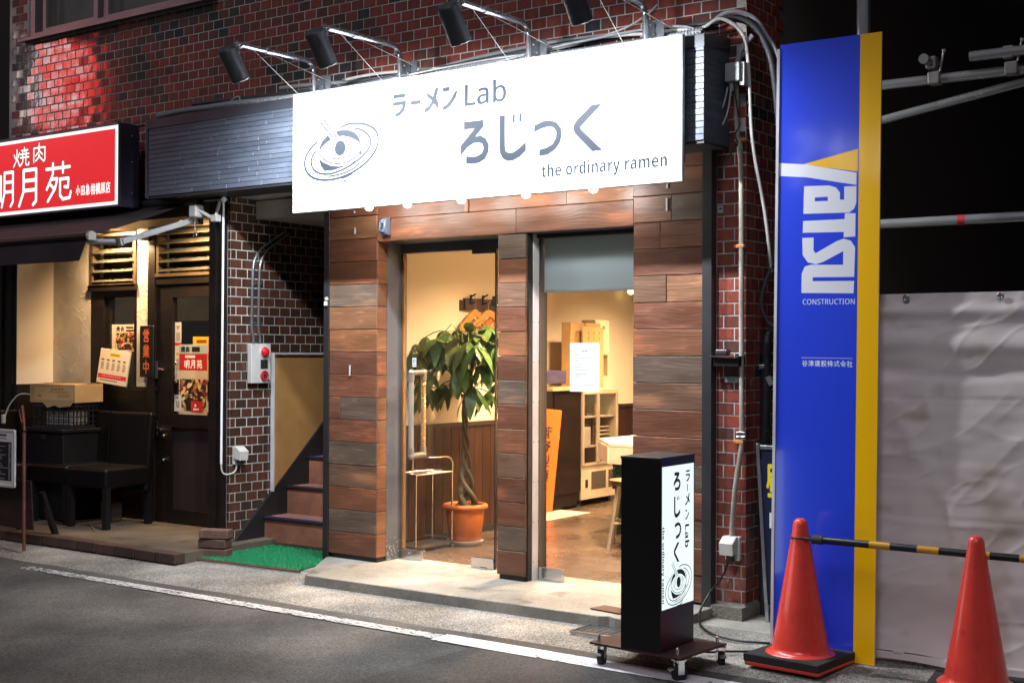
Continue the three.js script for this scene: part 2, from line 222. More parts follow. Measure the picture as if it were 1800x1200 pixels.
// ---------------------------------------------------------------- ground
const asphalt = M([0.178, 0.178, 0.174], 0.9, { map: T.asphalt, bumpMap: T.asphaltBump, bumpScale: 0.004 });
struct('road', uvm(put(new THREE.PlaneGeometry(260, 260), 0, 0, 0, -Math.PI / 2)), asphalt);
struct('road_patch', mg(poly([[0.53, -0.98], [9, -0.98], [9, -5.2], [0.72, -5.2], [0.70, -2.07], [0.715, -1.27]], 0.001).rotateX(-Math.PI / 2).translate(0, 0.002, 0)), M([0.125, 0.122, 0.118], 0.88, { map: T.asphalt, bumpMap: T.asphaltBump, bumpScale: 0.002 }));
{ // worn white edge line: the paint has flaked from the old asphalt and is whole on the newer patch
  const line = (w, flake, s) => { const t = tex(1024, 64, (u, v) => { const e = Math.min(v, 1 - v) * 9, n = noise(u * 260, v * 18, 260, 18, s) * 0.6 + noise(u * 120, v * 9, 120, 9, s + 1) * 0.4; return n * Math.min(1, e + 0.5) > flake(u) ? 1 : 0; }, [1, 1], false); t.wrapS = t.wrapT = THREE.ClampToEdgeWrapping; return t; };
  const add = (x0, x1, z0, z1, flake, s, wd = 0.15) => { const g = new THREE.PlaneGeometry(x1 - x0, wd, 60, 1).rotateX(-Math.PI / 2); const p = g.attributes.position; for (let i = 0; i < p.count; i++) { const k = (p.getX(i) + (x1 - x0) / 2) / (x1 - x0); p.setZ(i, p.getZ(i) + z0 + (z1 - z0) * k); } g.translate((x0 + x1) / 2, 0.0066, 0); g.computeVertexNormals();
    return struct('road_marking', g, M(wd < 0.14 ? [0.52, 0.51, 0.49] : [0.66, 0.66, 0.65], 0.75, { alphaMap: line(1, flake, s), alphaTest: 0.5, bumpMap: T.asphaltBump, bumpScale: 0.002 })); };
  add(-3.12, 0.45, 1.155, 1.165, (u) => 0.37 + 0.16 * Math.max(0, 1 - u * 3.2), 7, 0.10);
  add(0.45, 5.2, 1.165, 1.19, () => 0.2, 17);
}
{ // roadside concrete strip, falling a little towards the asphalt
  const g = new THREE.PlaneGeometry(14, 0.72, 120, 8).rotateX(-Math.PI / 2), p = g.attributes.position;
  for (let i = 0; i < p.count; i++) { const x = p.getX(i), z = p.getZ(i), t = (0.36 - z) / 0.72; const front = t < 0.01; p.setY(i, front ? -0.004 : 0.006 + 0.034 * t); if (t < 0.14) p.setZ(i, z + 0.022 * (noise(x * 5 + 60, 1, 500, 4, 3) - 0.5) + 0.012 * (noise(x * 21 + 260, 1, 900, 4, 5) - 0.5)); }
  g.translate(0, 0.004, 0.62); g.computeVertexNormals();
  struct('kerb_strip', uvm(g), M([0.70, 0.69, 0.65], 0.92, { map: T.pebble, bumpMap: T.pebbleBump, bumpScale: 0.004 }));
  struct('ground', mg(b6(1.38, 8, 0.01, 0.035, -6, 0.27)), concrete);
  struct('pavement', mg(b6(-9, -1.2, 0.012, 0.046, -0.4, 0.30)), concrete);
}
{ // shop threshold slab with its worn left corner
  const g = poly([[-1.43, 0.3], [-1.43, -0.02], [-1.05, -0.60], [-0.4, -0.592], [0.3, -0.585], [1.04, -0.575], [1.09, -0.545], [1.14, -0.57], [1.42, -0.568], [1.42, 0.3]], 0.084, 0.004).rotateX(-Math.PI / 2);
  struct('threshold_slab', mg(g.translate(0, 0.001, 0)), M([0.52, 0.52, 0.49], 0.82, { map: T.concrete, bumpMap: T.glazeBump, bumpScale: 0.002 }));
}
one('iron_plate', mg(bx(0.2, 0.006, 0.12, 1.03, 0.094, 0.42, 0, -0.15)), M([0.16, 0.08, 0.055], 0.7, { map: T.grit, metalness: 0.3 }), 'rusty flat iron plate lying on the threshold slab behind the standing sign', 'plate');
{
  const t = thing('drain_grate', 'dark slotted drain grate set in the kerb strip left of the standing sign', 'grate', [1.13, 0.03, 0.62]);
  part(t, 'frame', mg(bx(0.27, 0.012, 0.012, 0, 0.004, 0.15), bx(0.27, 0.012, 0.012, 0, 0.004, -0.15), bx(0.012, 0.012, 0.3, -0.135, 0.004, 0), bx(0.012, 0.012, 0.3, 0.135, 0.004, 0)), zinc);
  for (let i = 0; i < 9; i++) part(t, 'grate_bar', bx(0.25, 0.01, 0.012, 0, 0.003, -0.12 + i * 0.03), zinc);
}

// ---------------------------------------------------------------- tiled walls
const tileShapes = {};
const tileGeo = (w) => { const k = Math.round(w * 500); if (!tileShapes[k]) tileShapes[k] = [0, 1, 2, 3].map((i) => { const g = off(pad(w, 0.060, 0.006, 0.0018), i * 0.23 + k * 0.11, i * 0.37); const q = 0.012; return put(g, 0, 0, 0, (i % 2 - 0.5) * q, (i > 1 ? q : -q) * 0.6, 0); }); return tileShapes[k]; };
const tileTone = (u, v, red) => { const n = 0.62 * noise(u * 3.1 + 40, v * 3.6 + 40, 400, 400, 5) + 0.38 * rnd() + red; return n > 0.66 ? (rnd() > 0.4 ? 0 : 1) : n > 0.55 ? 1 : n > 0.46 ? 2 : n > 0.38 ? 3 : n > 0.31 ? 4 : n > 0.25 ? 5 : 6; };
function tiles(parent, cells, toWorld, near, red) { // the 300 nearest tiles are parts of their own, the rest one part
  cells.forEach((c) => (c.d = near(c))); cells.sort((a, b) => a.d - b.d);
  const rest = [];
  cells.forEach((c, i) => {
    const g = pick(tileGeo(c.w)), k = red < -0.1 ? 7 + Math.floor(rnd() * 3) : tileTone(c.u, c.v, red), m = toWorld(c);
    if (i < 300) { const o = part(parent, 'brick', g, TILES[k]); o.applyMatrix4(m); }
    else { const q = g.clone().applyMatrix4(m), n = q.attributes.position.count, col = new Float32Array(n * 3); for (let j = 0; j < n; j++) col.set(TILE_RGB[k], j * 3); q.setAttribute('color', new THREE.BufferAttribute(col, 3)); rest.push(q); }
  });
  if (rest.length) part(parent, 'brick_field', mergeGeometries(rest), tileMixed).userData.kind = 'stuff';
}
const facing = (x, y, z, ry) => new THREE.Matrix4().compose(V(x, y, z), new THREE.Quaternion().setFromEuler(new THREE.Euler(0, ry, 0)), V(1, 1, 1));
const RP = 0.0668, UP_ = 0.108, TW = 0.1;
{
  const t = thing('brick_wall', 'upper storey wall of glazed red and black bricks above the shop signs', 'brick wall');
  part(t, 'mortar', mg(b6(-5.14, 1.588, 2.56, 4.02, -0.3, -0.0328), b6(-5.14, -4.87, 4.02, 7, -0.3, -0.0328), b6(-4.87, -2.62, 5.1, 7, -0.3, -0.0328), b6(-2.62, 1.588, 4.02, 7, -0.3, -0.0328)), mortar);
  const cells = [];
  for (let r = 0; r < 32; r++) for (let c = -1; c < 63; c++) {
    const v = 2.62 + r * RP, u = 1.535 - c * UP_ - (r % 2) * UP_ / 2;
    if (u < -5.1 || u > 1.54 || v > 4.6 || (v > 3.99 && u > -4.92 && u < -2.58)) continue;
    if (v < 3.0 && u > -3.1 && u < 1.44) continue;
    if (v > 3.55 + (1 - u) * 0.21) continue;
    cells.push({ u, v, w: TW });
  }
  tiles(t, cells, (c) => facing(c.u, c.v, -0.03, 0), (c) => Math.hypot(c.u - 2.6, (c.v - 3.2) * 1.2), -0.02);
  const w = new THREE.Group(); w.name = 'window'; t.add(w); w.userData.label = 'sliding aluminium window above the red sign';
  const fr = tone([0.42, 0.40, 0.41], 0.4, { metalness: 0.4 });
  part(w, 'frame', mg(b6(-4.87, -4.80, 4.03, 5.1, -0.14, -0.04), b6(-2.69, -2.62, 4.03, 5.1, -0.14, -0.04), b6(-4.80, -2.69, 5.04, 5.1, -0.14, -0.04), b6(-4.80, -2.69, 4.03, 4.065, -0.14, -0.02), b6(-4.72, -4.68, 4.065, 5.04, -0.10, -0.06), b6(-4.04, -3.99, 4.065, 5.04, -0.10, -0.05), b6(-3.95, -3.90, 4.065, 5.04, -0.12, -0.08), b6(-2.74, -2.70, 4.065, 5.04, -0.12, -0.08), b6(-4.68, -4.04, 4.065, 4.10, -0.10, -0.06), b6(-3.90, -2.74, 4.065, 4.10, -0.12, -0.08)), fr);
  part(w, 'sill', mg(bx(2.34, 0.022, 0.10, -3.745, 4.012, -0.005, 0.12)), fr);
  part(w, 'pane', mg(b6(-4.68, -4.04, 4.10, 5.04, -0.085, -0.08)), glass); part(w, 'pane', mg(b6(-3.90, -2.74, 4.10, 5.04, -0.105, -0.10)), glass);
  part(w, 'curtain', mg(b6(-4.8, -2.69, 4.06, 5.06, -0.29, -0.25)), tone([0.16, 0.15, 0.14], 0.9));
}
{
  const t = thing('brick_column', 'brick corner column with a white conduit right of the wooden shop front', 'brick column');
  part(t, 'mortar', mg(b6(1.40, 1.5882, 0.10, 2.56, -0.42, -0.0328), b6(1.45, 1.5882, 2.56, 3.7, -0.42, -0.3)), mortar);
  const cells = [];
  for (let r = 0; r < 37; r++) {
    const v = 0.15 + r * 0.0672;
    if (v < 2.57) { if (r % 2) cells.push({ u: 1.468, v, w: TW }, { u: 1.556, v, w: 0.062 }); else cells.push({ u: 1.436, v, w: 0.036 }, { u: 1.512, v, w: TW }, { u: 1.577, v, w: 0.018 }); }
    for (let k = 0; k < 4; k++) cells.push({ u: -0.082 - k * UP_ - (r % 2) * 0.054, v, w: TW, side: 1 });
    if (r % 2) cells.push({ u: -0.058, v, w: 0.05, side: 1 });
  }
  for (let r = 37; r < 52; r++) for (let k = 0; k < 4; k++) cells.push({ u: -0.082 - k * UP_ - (r % 2) * 0.054, v: 0.15 + r * 0.0672, w: TW, side: 1 });
  for (let r = 37; r < 52; r += 2) cells.push({ u: -0.058, v: 0.15 + r * 0.0672, w: 0.05, side: 1 });
  tiles(t, cells, (c) => (c.side ? facing(1.591, c.v, c.u, Math.PI / 2) : facing(c.u, c.v, -0.03, 0)), (c) => (c.side ? 1 + c.v * 0.2 - c.u : Math.abs(c.v - 1.2)), 0.1);
  part(t, 'footing', mg(b6(1.415, 1.60, -0.02, 0.105, -0.44, 0.03)), M([0.46, 0.44, 0.39], 0.9, { map: T.concrete, bumpMap: T.pebbleBump, bumpScale: 0.004 }));
  part(t, 'wall_behind', mg(b6(1.45, 1.585, 0, 9, -9, -0.43)), M([0.10, 0.08, 0.075], 0.9));
}
{
  const t = thing('brick_wall', 'dark brick side wall of the stairwell with white joints and an alarm box', 'brick wall');
  part(t, 'mortar', mg(b6(-2.52, -2.3948, 0.02, 2.6, -2.6, -0.0028)), mortar);
  const cells = [];
  for (let r = 0; r < 38; r++) {
    const v = 0.08 + r * 0.0668;
    cells.push({ u: -2.412, v, w: 0.024, front: 1 }, { u: -2.475, v, w: 0.08, front: 1 });
    for (let k = 0; k < 14; k++) { const u = -0.052 - k * UP_ - (r % 2) * UP_ / 2; if (u < -1.3 || (u < -0.5 && v < 1.38 && v > 0.45 - (u + 0.39) * 0.9 + 0.06) || v < 0.05 - u * 0.98 - 0.10) continue; cells.push({ u, v, w: TW }); }
    if (r % 2) cells.push({ u: -0.026, v, w: 0.044 });
  }
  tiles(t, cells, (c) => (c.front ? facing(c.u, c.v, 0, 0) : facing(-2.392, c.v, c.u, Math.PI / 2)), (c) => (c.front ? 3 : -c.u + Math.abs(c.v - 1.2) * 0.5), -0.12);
}

// ---------------------------------------------------------------- stairwell
{
  const t = thing('staircase', 'narrow red tiled staircase with blue black nosings climbing beside the wooden shop front', 'stairs');
  const red = M([0.54, 0.235, 0.145], 0.7, { map: T.grit, bumpMap: T.pebbleBump, bumpScale: 0.001 });
  for (let i = 0; i < 7; i++) {
    const z = -0.31 - i * 0.228, y = 0.052 + i * 0.204;
    part(t, 'riser', mg(b6(-2.36, -1.48, y, y + 0.19, z - 0.03, z)), red);
    part(t, 'tread', mg(b6(-2.36, -1.48, y + 0.19, y + 0.204, z - 0.26, z - 0.03)), tone([0.34, 0.16, 0.125], 0.75));
    part(t, 'nosing', rb(0.88, 0.02, 0.045, 0.006, -1.92, y + 0.198, z - 0.008), i % 2 ? dark : tone([0.02, 0.022, 0.06], 0.5));
  }
  part(t, 'stringer', poly([[0.005, 0.045], [0.005, 0.075], [-0.385, 0.425], [-0.98, 0.965], [-2.0, 1.89], [-2.0, 0.045]], 0.025).rotateY(-Math.PI / 2).translate(-2.363, 0, 0), tone([0.016, 0.016, 0.017], 0.5));
  part(t, 'wall_panel', poly([[-0.40, 0.435], [-0.40, 1.43], [-1.45, 1.44], [-0.98, 0.97]].map((p) => [p[0], p[1]]), 0.012).rotateY(-Math.PI / 2).translate(-2.376, 0, 0), tone([0.50, 0.265, 0.085], 0.55), 'orange brown panel along the stair wall');
  part(t, 'panel_edge', mg(b6(-2.39, -2.36, 0.43, 1.445, -0.405, -0.393), b6(-2.39, -2.36, 1.435, 1.447, -1.3, -0.405)), alum);
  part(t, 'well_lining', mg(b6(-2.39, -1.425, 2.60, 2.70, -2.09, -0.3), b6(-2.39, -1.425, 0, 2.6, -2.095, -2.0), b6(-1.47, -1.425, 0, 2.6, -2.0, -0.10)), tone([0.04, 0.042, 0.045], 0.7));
}
{
  const t = thing('post', 'slim black post between the green mat and the wooden pillar', 'post', [-1.455, 0, -0.03]);
  part(t, 'shaft', rb(0.05, 2.55, 0.07, 0.004, 0, 1.30, 0), dark); part(t, 'latch', mg(rb(0.018, 0.03, 0.02, 0.004, 0.005, 1.78, 0.045), sp(0.013, 0.012, 1.81, 0.045, 10)), whitePlastic);
}
{
  const t = thing('turf_mat', 'bright green artificial turf mat at the foot of the stairs', 'mat', [0, 0.048, 0]);
  const out = [[-2.25, -0.40], [-1.36, -0.345], [-1.47, 0.30], [-2.34, 0.30]];
  part(t, 'backing', poly(out, 0.006).rotateX(-Math.PI / 2), tone([0.01, 0.10, 0.035], 0.9));
  part(t, 'edging', tube([[-2.27, 0.002, 0.425], [-1.8, 0.002, 0.40], [-1.33, 0.002, 0.365]], 0.007, 20, 6), tone([0.16, 0.06, 0.035], 0.8));
  const blade = new THREE.ConeGeometry(0.0035, 0.022, 3, 1).translate(0, 0.011, 0), n = 11000, im = new THREE.InstancedMesh(blade, M([0.012, 0.26, 0.095], 0.7), n), m = new THREE.Matrix4();
  for (let i = 0; i < n; i++) { const a = rnd(), b = rnd(), x0 = -2.25 - 0.09 * b, x1 = -1.36 - 0.11 * b, z = (0.40 - 0.055 * a) * (1 - b) - 0.30 * b; m.compose(V(x0 + (x1 - x0) * a, 0.004, z), new THREE.Quaternion().setFromEuler(new THREE.Euler(rr(-0.6, 0.6), rnd() * 6, rr(-0.6, 0.6))), V(1, rr(0.7, 1.25), 1)); im.setMatrixAt(i, m); const s = rr(0.75, 1.3); im.setColorAt(i, new THREE.Color(s, s, s)); }
  im.name = 'grass_blades'; im.userData.kind = 'stuff'; im.castShadow = im.receiveShadow = true; t.add(im);
}

// ---------------------------------------------------------------- the ramen shop front
const shop = thing('wooden_shop_front', 'ramen shop front clad in reclaimed brown boards around a glass door and window', 'shop front');
function plank(x0, x1, y0, y1, z, ry = 0, k) {
  const w = x1 - x0 - 0.0025, h = y1 - y0 - 0.003, g = off(pad(w, h, 0.02, 0.0025), rnd() * 7, rnd() * 7), o = part(shop, 'plank', g, WOODS[k ?? Math.floor(rnd() * 7)]);
  const c = (x0 + x1) / 2, j = rr(-0.002, 0.003);
  if (ry) o.position.set(z + j * 0.3, (y0 + y1) / 2, c); else o.position.set(c, (y0 + y1) / 2, z + j);
  o.rotation.set(0, ry, rr(-0.0015, 0.0015)); return o;
}
const rows = (y0, n, h, f) => { for (let i = 0; i < n; i++) f(y0 + i * h, y0 + (i + 1) * h, i); };
const tl = [2, 4, 1, 3, 4, 2, 6, 5, 2, 0, 6, 4, 1, 5, 6, 1];
rows(0.118, 15, 0.1487, (a, b, i) => { const k = tl[i]; if (i === 6) { plank(-1.43, -1.33, a, b, 0, 0, 2); plank(-1.33, -1.008, a, b, 0, 0, 4); } else plank(-1.43, -1.008, a, b, 0, 0, k); plank(-0.098, -0.004, a, b, -1.006, Math.PI / 2, i % 3 ? tl[(i + 5) % 16] : 0); });
rows(2.351, 2, 0.149, (a, b, i) => { plank(-1.43, -1.008, a, b, 0, 0, i ? 1 : 5); });
const tm = [2, 4, 5, 2, 3, 1, 5, 4, 2, 0, 5, 3, 1, 4, 5];
rows(0.118, 14, 0.1465, (a, b, i) => plank(-0.034, 0.172, a, b, 0, 0, tm[i]));
const tr = [2, 5, 3, 2, 1, 2, 5, 3, 4, 1, 5, 3, 2, 5, 1, 2];
rows(0.10, 16, 0.149, (a, b, i) => { const k = tr[i], s = { 4: 1.12, 8: 0, 11: 1.13, 13: 1.09, 14: 1.16 }[i]; if (s) { plank(0.918, s, a, b, 0.012, 0, k); plank(s, 1.358, a, b, 0.012, 0, (k + 3) % 7); } else plank(0.918, 1.358, a, b, 0.012, 0, k); });
for (const [x0, x1, y0, y1, k] of [[-1.006, 0.10, 2.172, 2.322, 1], [0.10, 0.916, 2.172, 2.322, 5], [-1.006, -0.29, 2.322, 2.472, 5], [-0.26, 0.46, 2.322, 2.472, 1], [0.46, 0.916, 2.322, 2.472, 0], [-1.006, 0.3, 2.472, 2.56, 2], [0.3, 0.916, 2.472, 2.56, 1], [0.918, 1.358, 2.484, 2.56, 1]]) plank(x0, x1, y0, y1, y0 < 2.3 ? 0.004 : 0.001, 0, k);
part(shop, 'batten', mg(b6(-0.288, -0.262, 2.324, 2.472, -0.01, 0.008)), WOODS[6]);
part(shop, 'backing', mg(b6(-1.425, -1.03, 0.09, 2.56, -0.10, -0.022), b6(-0.03, 0.165, 0.09, 2.17, -0.24, -0.022), b6(0.925, 1.36, 0.085, 2.56, -0.16, -0.022), b6(-1.03, 0.925, 2.2, 2.56, -0.10, -0.022)), black);
part(shop, 'plinth', mg(b6(-1.41, -1.012, 0.08, 0.115, -0.09, -0.012)), black); part(shop, 'plinth', mg(b6(-0.02, 0.165, 0.08, 0.115, -0.12, -0.012)), black);
const nail = (x, y, h, z = 0.006) => part(shop, 'bracket', rb(0.012, h, 0.006, 0.002, x, y, z), tone([0.6, 0.6, 0.57], 0.5));
nail(-1.20, 2.255, 0.045); nail(-1.205, 2.38, 0.015); nail(-1.235, 1.335, 0.07, 0.01); nail(1.135, 2.28, 0.07, 0.018); nail(1.138, 2.39, 0.04, 0.018);
part(shop, 'jamb', mg(b6(-1.04, -1.008, 0.08, 2.19, -0.30, -0.10)), M([0.12, 0.13, 0.145], 0.42, { map: T.soft }));
{ // peeling paint at the foot of the jamb
  const flakes = []; for (let i = 0; i < 46; i++) { const z = rr(-0.25, -0.105), y = 0.086 + Math.pow(rnd(), 1.7) * 0.16; flakes.push(bx(0.001, rr(0.004, 0.016), rr(0.004, 0.014), -1.0072, y, z, rnd())); }
  part(shop, 'bare_patches', mg(flakes), tone([0.42, 0.40, 0.36], 0.85)).userData.kind = 'stuff';
}
part(shop, 'header', mg(b6(-1.008, 0.17, 2.112, 2.19, -0.32, -0.24), b6(-1.008, 0.92, 2.172, 2.186, -0.24, -0.02), b6(0.17, 0.92, 2.165, 2.20, -0.17, -0.10)), greyPaint);
{
  const d = new THREE.Group(); d.name = 'glass_door'; shop.add(d);
  part(d, 'pane', mg(b6(-0.985, -0.232, 0.10, 2.108, -0.256, -0.244)), glass); part(d, 'side_pane', mg(b6(-0.226, -0.04, 0.09, 2.11, -0.256, -0.244)), glass);
  part(d, 'edge_trim', mg(b6(-1.006, -0.985, 0.09, 2.11, -0.262, -0.24)), M([0.45, 0.28, 0.14], 0.25, { metalness: 0.8 }));
  part(d, 'edge_trim', mg(b6(-0.2325, -0.2265, 0.09, 2.11, -0.262, -0.24)), dark);
  part(d, 'closer', mg(b6(-0.41, -0.232, 2.085, 2.115, -0.27, -0.232)), greyPaint);
  for (const x of [-0.985, -0.41]) part(d, 'patch_fitting', mg(rb(0.178, 0.076, 0.034, 0.003, x + 0.089, 0.121, -0.25), x < -0.5 ? cy(0.014, 0.014, 0.012, x + 0.055, 0.122, -0.23, Math.PI / 2) : cy(0.03, 0.03, 0.012, x + 0.1, 0.092, -0.245)), steel);
  const pipe = tone([0.42, 0.40, 0.34], 0.4, { metalness: 0.75 }), gold = M([0.62, 0.40, 0.12], 0.28, { metalness: 0.7 });
  part(d, 'handle', mg(cy(0.017, 0.017, 0.50, -0.845, 1.05, -0.155)), tone([0.50, 0.49, 0.44], 0.4, { metalness: 0.6 }), 'worn steel outer bar of the door handle');
  const inner = part(d, 'handle', mg(cy(0.016, 0.016, 0.50, -0.885, 1.05, -0.33)), gold, 'gold inner bar of the door handle');
  for (let i = 0; i < 26; i++) part(inner, 'ring', to(0.0165, 0.0028, -0.885, 0.81 + i * 0.019, -0.33, Math.PI / 2), chrome);
  for (const s of [-1, 1]) part(d, 'handle_arm', mg(rod([-0.845, 1.05 + s * 0.272, -0.155], [-0.885, 1.05 + s * 0.272, -0.33], 0.019, 14), sp(0.023, -0.845, 1.05 + s * 0.272, -0.155), sp(0.023, -0.885, 1.05 + s * 0.272, -0.33), cy(0.021, 0.021, 0.05, -0.845, 1.05 + s * 0.245, -0.155), cy(0.021, 0.021, 0.05, -0.885, 1.05 + s * 0.245, -0.33)), pipe);
  const w = new THREE.Group(); w.name = 'shop_window'; shop.add(w);
  part(w, 'pane', mg(b6(0.19, 0.93, 0.088, 2.168, -0.136, -0.126)), glass);
  part(w, 'stile', mg(b6(0.172, 0.182, 0.085, 2.17, -0.128, -0.066)), alum);
  for (let i = 0; i < 9; i++) for (const z of [-0.073, -0.121]) part(w, 'rivet', sp(0.003, 0.183, 0.2 + i * 0.24, z, 8), dark);
  part(w, 'frame', mg(b6(0.166, 0.178, 0.085, 2.17, -0.066, -0.024), b6(0.166, 0.185, 0.085, 2.17, -0.16, -0.128), b6(0.178, 0.92, 2.148, 2.17, -0.16, -0.10)), dark);
  part(w, 'patch_fitting', rb(0.172, 0.078, 0.03, 0.003, 0.278, 0.128, -0.131), steel);
}
part(shop, 'corner_trim', mg(b6(1.36, 1.415, 0.03, 2.56, -0.16, 0.03)), tone([0.035, 0.036, 0.038], 0.35));
{
  const t = thing('roller_blind', 'pale grey roller blind half lowered inside the shop window', 'blind', [0.55, 0, -0.19]);
  part(t, 'cloth', mg(b6(-0.37, 0.37, 1.835, 2.19, -0.001, 0.001)), M([0.50, 0.62, 0.70], 0.8, { phys: true, transmission: 0.25, roughness: 1 })); part(t, 'bottom_bar', rb(0.74, 0.02, 0.012, 0.004, 0, 1.832, 0), tone([0.5, 0.56, 0.6], 0.5));
}
{
  const t = canvas(256, 416, (g, w, h) => {
    g.fillStyle = '#f6f8fb'; g.fillRect(0, 0, w, h); g.fillStyle = '#4b5560';
    const bar = (x, y, l, s) => { for (let i = 0; i < l; i += s * 1.35) g.fillRect(x + i, y, s * (0.7 + 0.3 * hash(i | 0, y, 5)), s); };
    g.fillStyle = '#38434d'; inkRow(g, '営業', 98, 62, 13, 13, 2, 1.6, '#38434d'); bar(130, 63, 26, 11); g.fillStyle = '#68737d';
    for (const [y, l, s] of [[98, 26, 8], [124, 140, 6], [150, 24, 8], [176, 56, 6], [202, 44, 8], [226, 128, 6], [260, 106, 7], [279, 60, 5], [298, 70, 5]]) bar(42, y, l, s);
    bar(104, 352, 92, 6);
  });
  one('notice', put(new THREE.PlaneGeometry(0.205, 0.288), 0.51, 1.371, -0.1245), M([0.55, 0.57, 0.6], 0.7, { map: t }), 'white printed opening hours notice taped to the shop window', 'notice');
  const s = canvas(32, 52, (g, w, h) => { g.fillStyle = '#e9edf2'; g.fillRect(0, 0, w, h); g.fillStyle = '#59636d'; g.fillRect(8, 8, 6, 22); g.fillRect(17, 8, 7, 4); g.fillRect(20, 12, 4, 18); g.fillRect(9, 38, 14, 5); });
  const k = thing('sticker', 'small white sticker in a dark frame on the glass door above the handle', 'sticker', [-0.89, 1.39, -0.2415]);
  part(k, 'frame', rb(0.042, 0.068, 0.003, 0.001, 0, 0, -0.0005), dark); part(k, 'face', put(new THREE.PlaneGeometry(0.034, 0.06), 0, 0, 0.002), M([0.5, 0.5, 0.5], 0.6, { map: s }));
}
{
  const t = thing('sensor', 'small blue grey rounded sensor box on the lintel under the white sign', 'sensor', [-0.915, 2.265, 0.004]);
  part(t, 'housing', poly([[0, -0.055], [0.035, -0.045], [0.05, -0.02], [0.05, 0.02], [0.035, 0.045], [0, 0.055]], 0.045, 0.004).rotateY(-Math.PI / 2).translate(0.022, 0, 0.004), tone([0.16, 0.20, 0.30], 0.4));
  part(t, 'lens', rb(0.03, 0.075, 0.012, 0.005, 0, 0, 0.052), M([0.10, 0.13, 0.28], 0.15));
}

// ---------------------------------------------------------------- fascia and signs
{
  const t = thing('fascia', 'dark blue grey canopy fascia of thin stone strips behind the white sign', 'fascia');
  const fm = [[0.10, 0.125, 0.165], [0.09, 0.113, 0.15], [0.112, 0.137, 0.178]].map((c) => M(c, 0.5, { map: T.soft, bumpMap: T.glazeBump, bumpScale: 0.003 }));
  part(t, 'core', mg(b6(-2.97, 1.488, 2.57, 3.10, -0.03, 0.258)), fm[1]);
  part(t, 'cap', poly([[-0.03, 3.16], [-0.03, 3.10], [0.278, 3.06], [0.278, 3.125]].map((p) => [-p[0], p[1]]), 4.47).rotateY(Math.PI / 2).translate(-2.975, 0, 0), tone([0.05, 0.057, 0.072], 0.45));
  part(t, 'soffit', mg(b6(-2.97, 1.488, 2.556, 2.568, -0.03, 0.262)), tone([0.03, 0.033, 0.04], 0.5));
  for (let r = 0; r < 15; r++) {
    const y = 2.588 + r * 0.0335; let x = -2.965;
    while (x < -1.2) { const l = rr(0.26, 0.5), e = Math.min(x + l, -1.2); const o = part(t, 'stone_strip', off(pad(e - x - 0.002, 0.0315, 0.012, 0.002), rnd() * 5, rnd() * 5), pick(fm)); o.position.set((x + e) / 2, y, 0.27 + rr(-0.001, 0.0015)); x = e; }
    const e = part(t, 'stone_strip', off(pad(0.12, 0.0315, 0.012, 0.002), rnd() * 5, rnd() * 5), pick(fm)); e.position.set(1.43, y, 0.27 + rr(-0.001, 0.0015));
    const s = part(t, 'stone_strip', off(pad(0.285, 0.0315, 0.012, 0.002), rnd() * 5, rnd() * 5), pick(fm)); s.position.set(1.4895, y, 0.116); s.rotation.y = Math.PI / 2;
  }
  part(t, 'corner_strip', mg(b6(-2.995, -2.972, 2.56, 3.13, 0.2, 0.275)), tone([0.07, 0.08, 0.10], 0.5));
}
const SIGN = { x0: -1.42, y0: 3.12, w: 2.83, h: 0.77 };
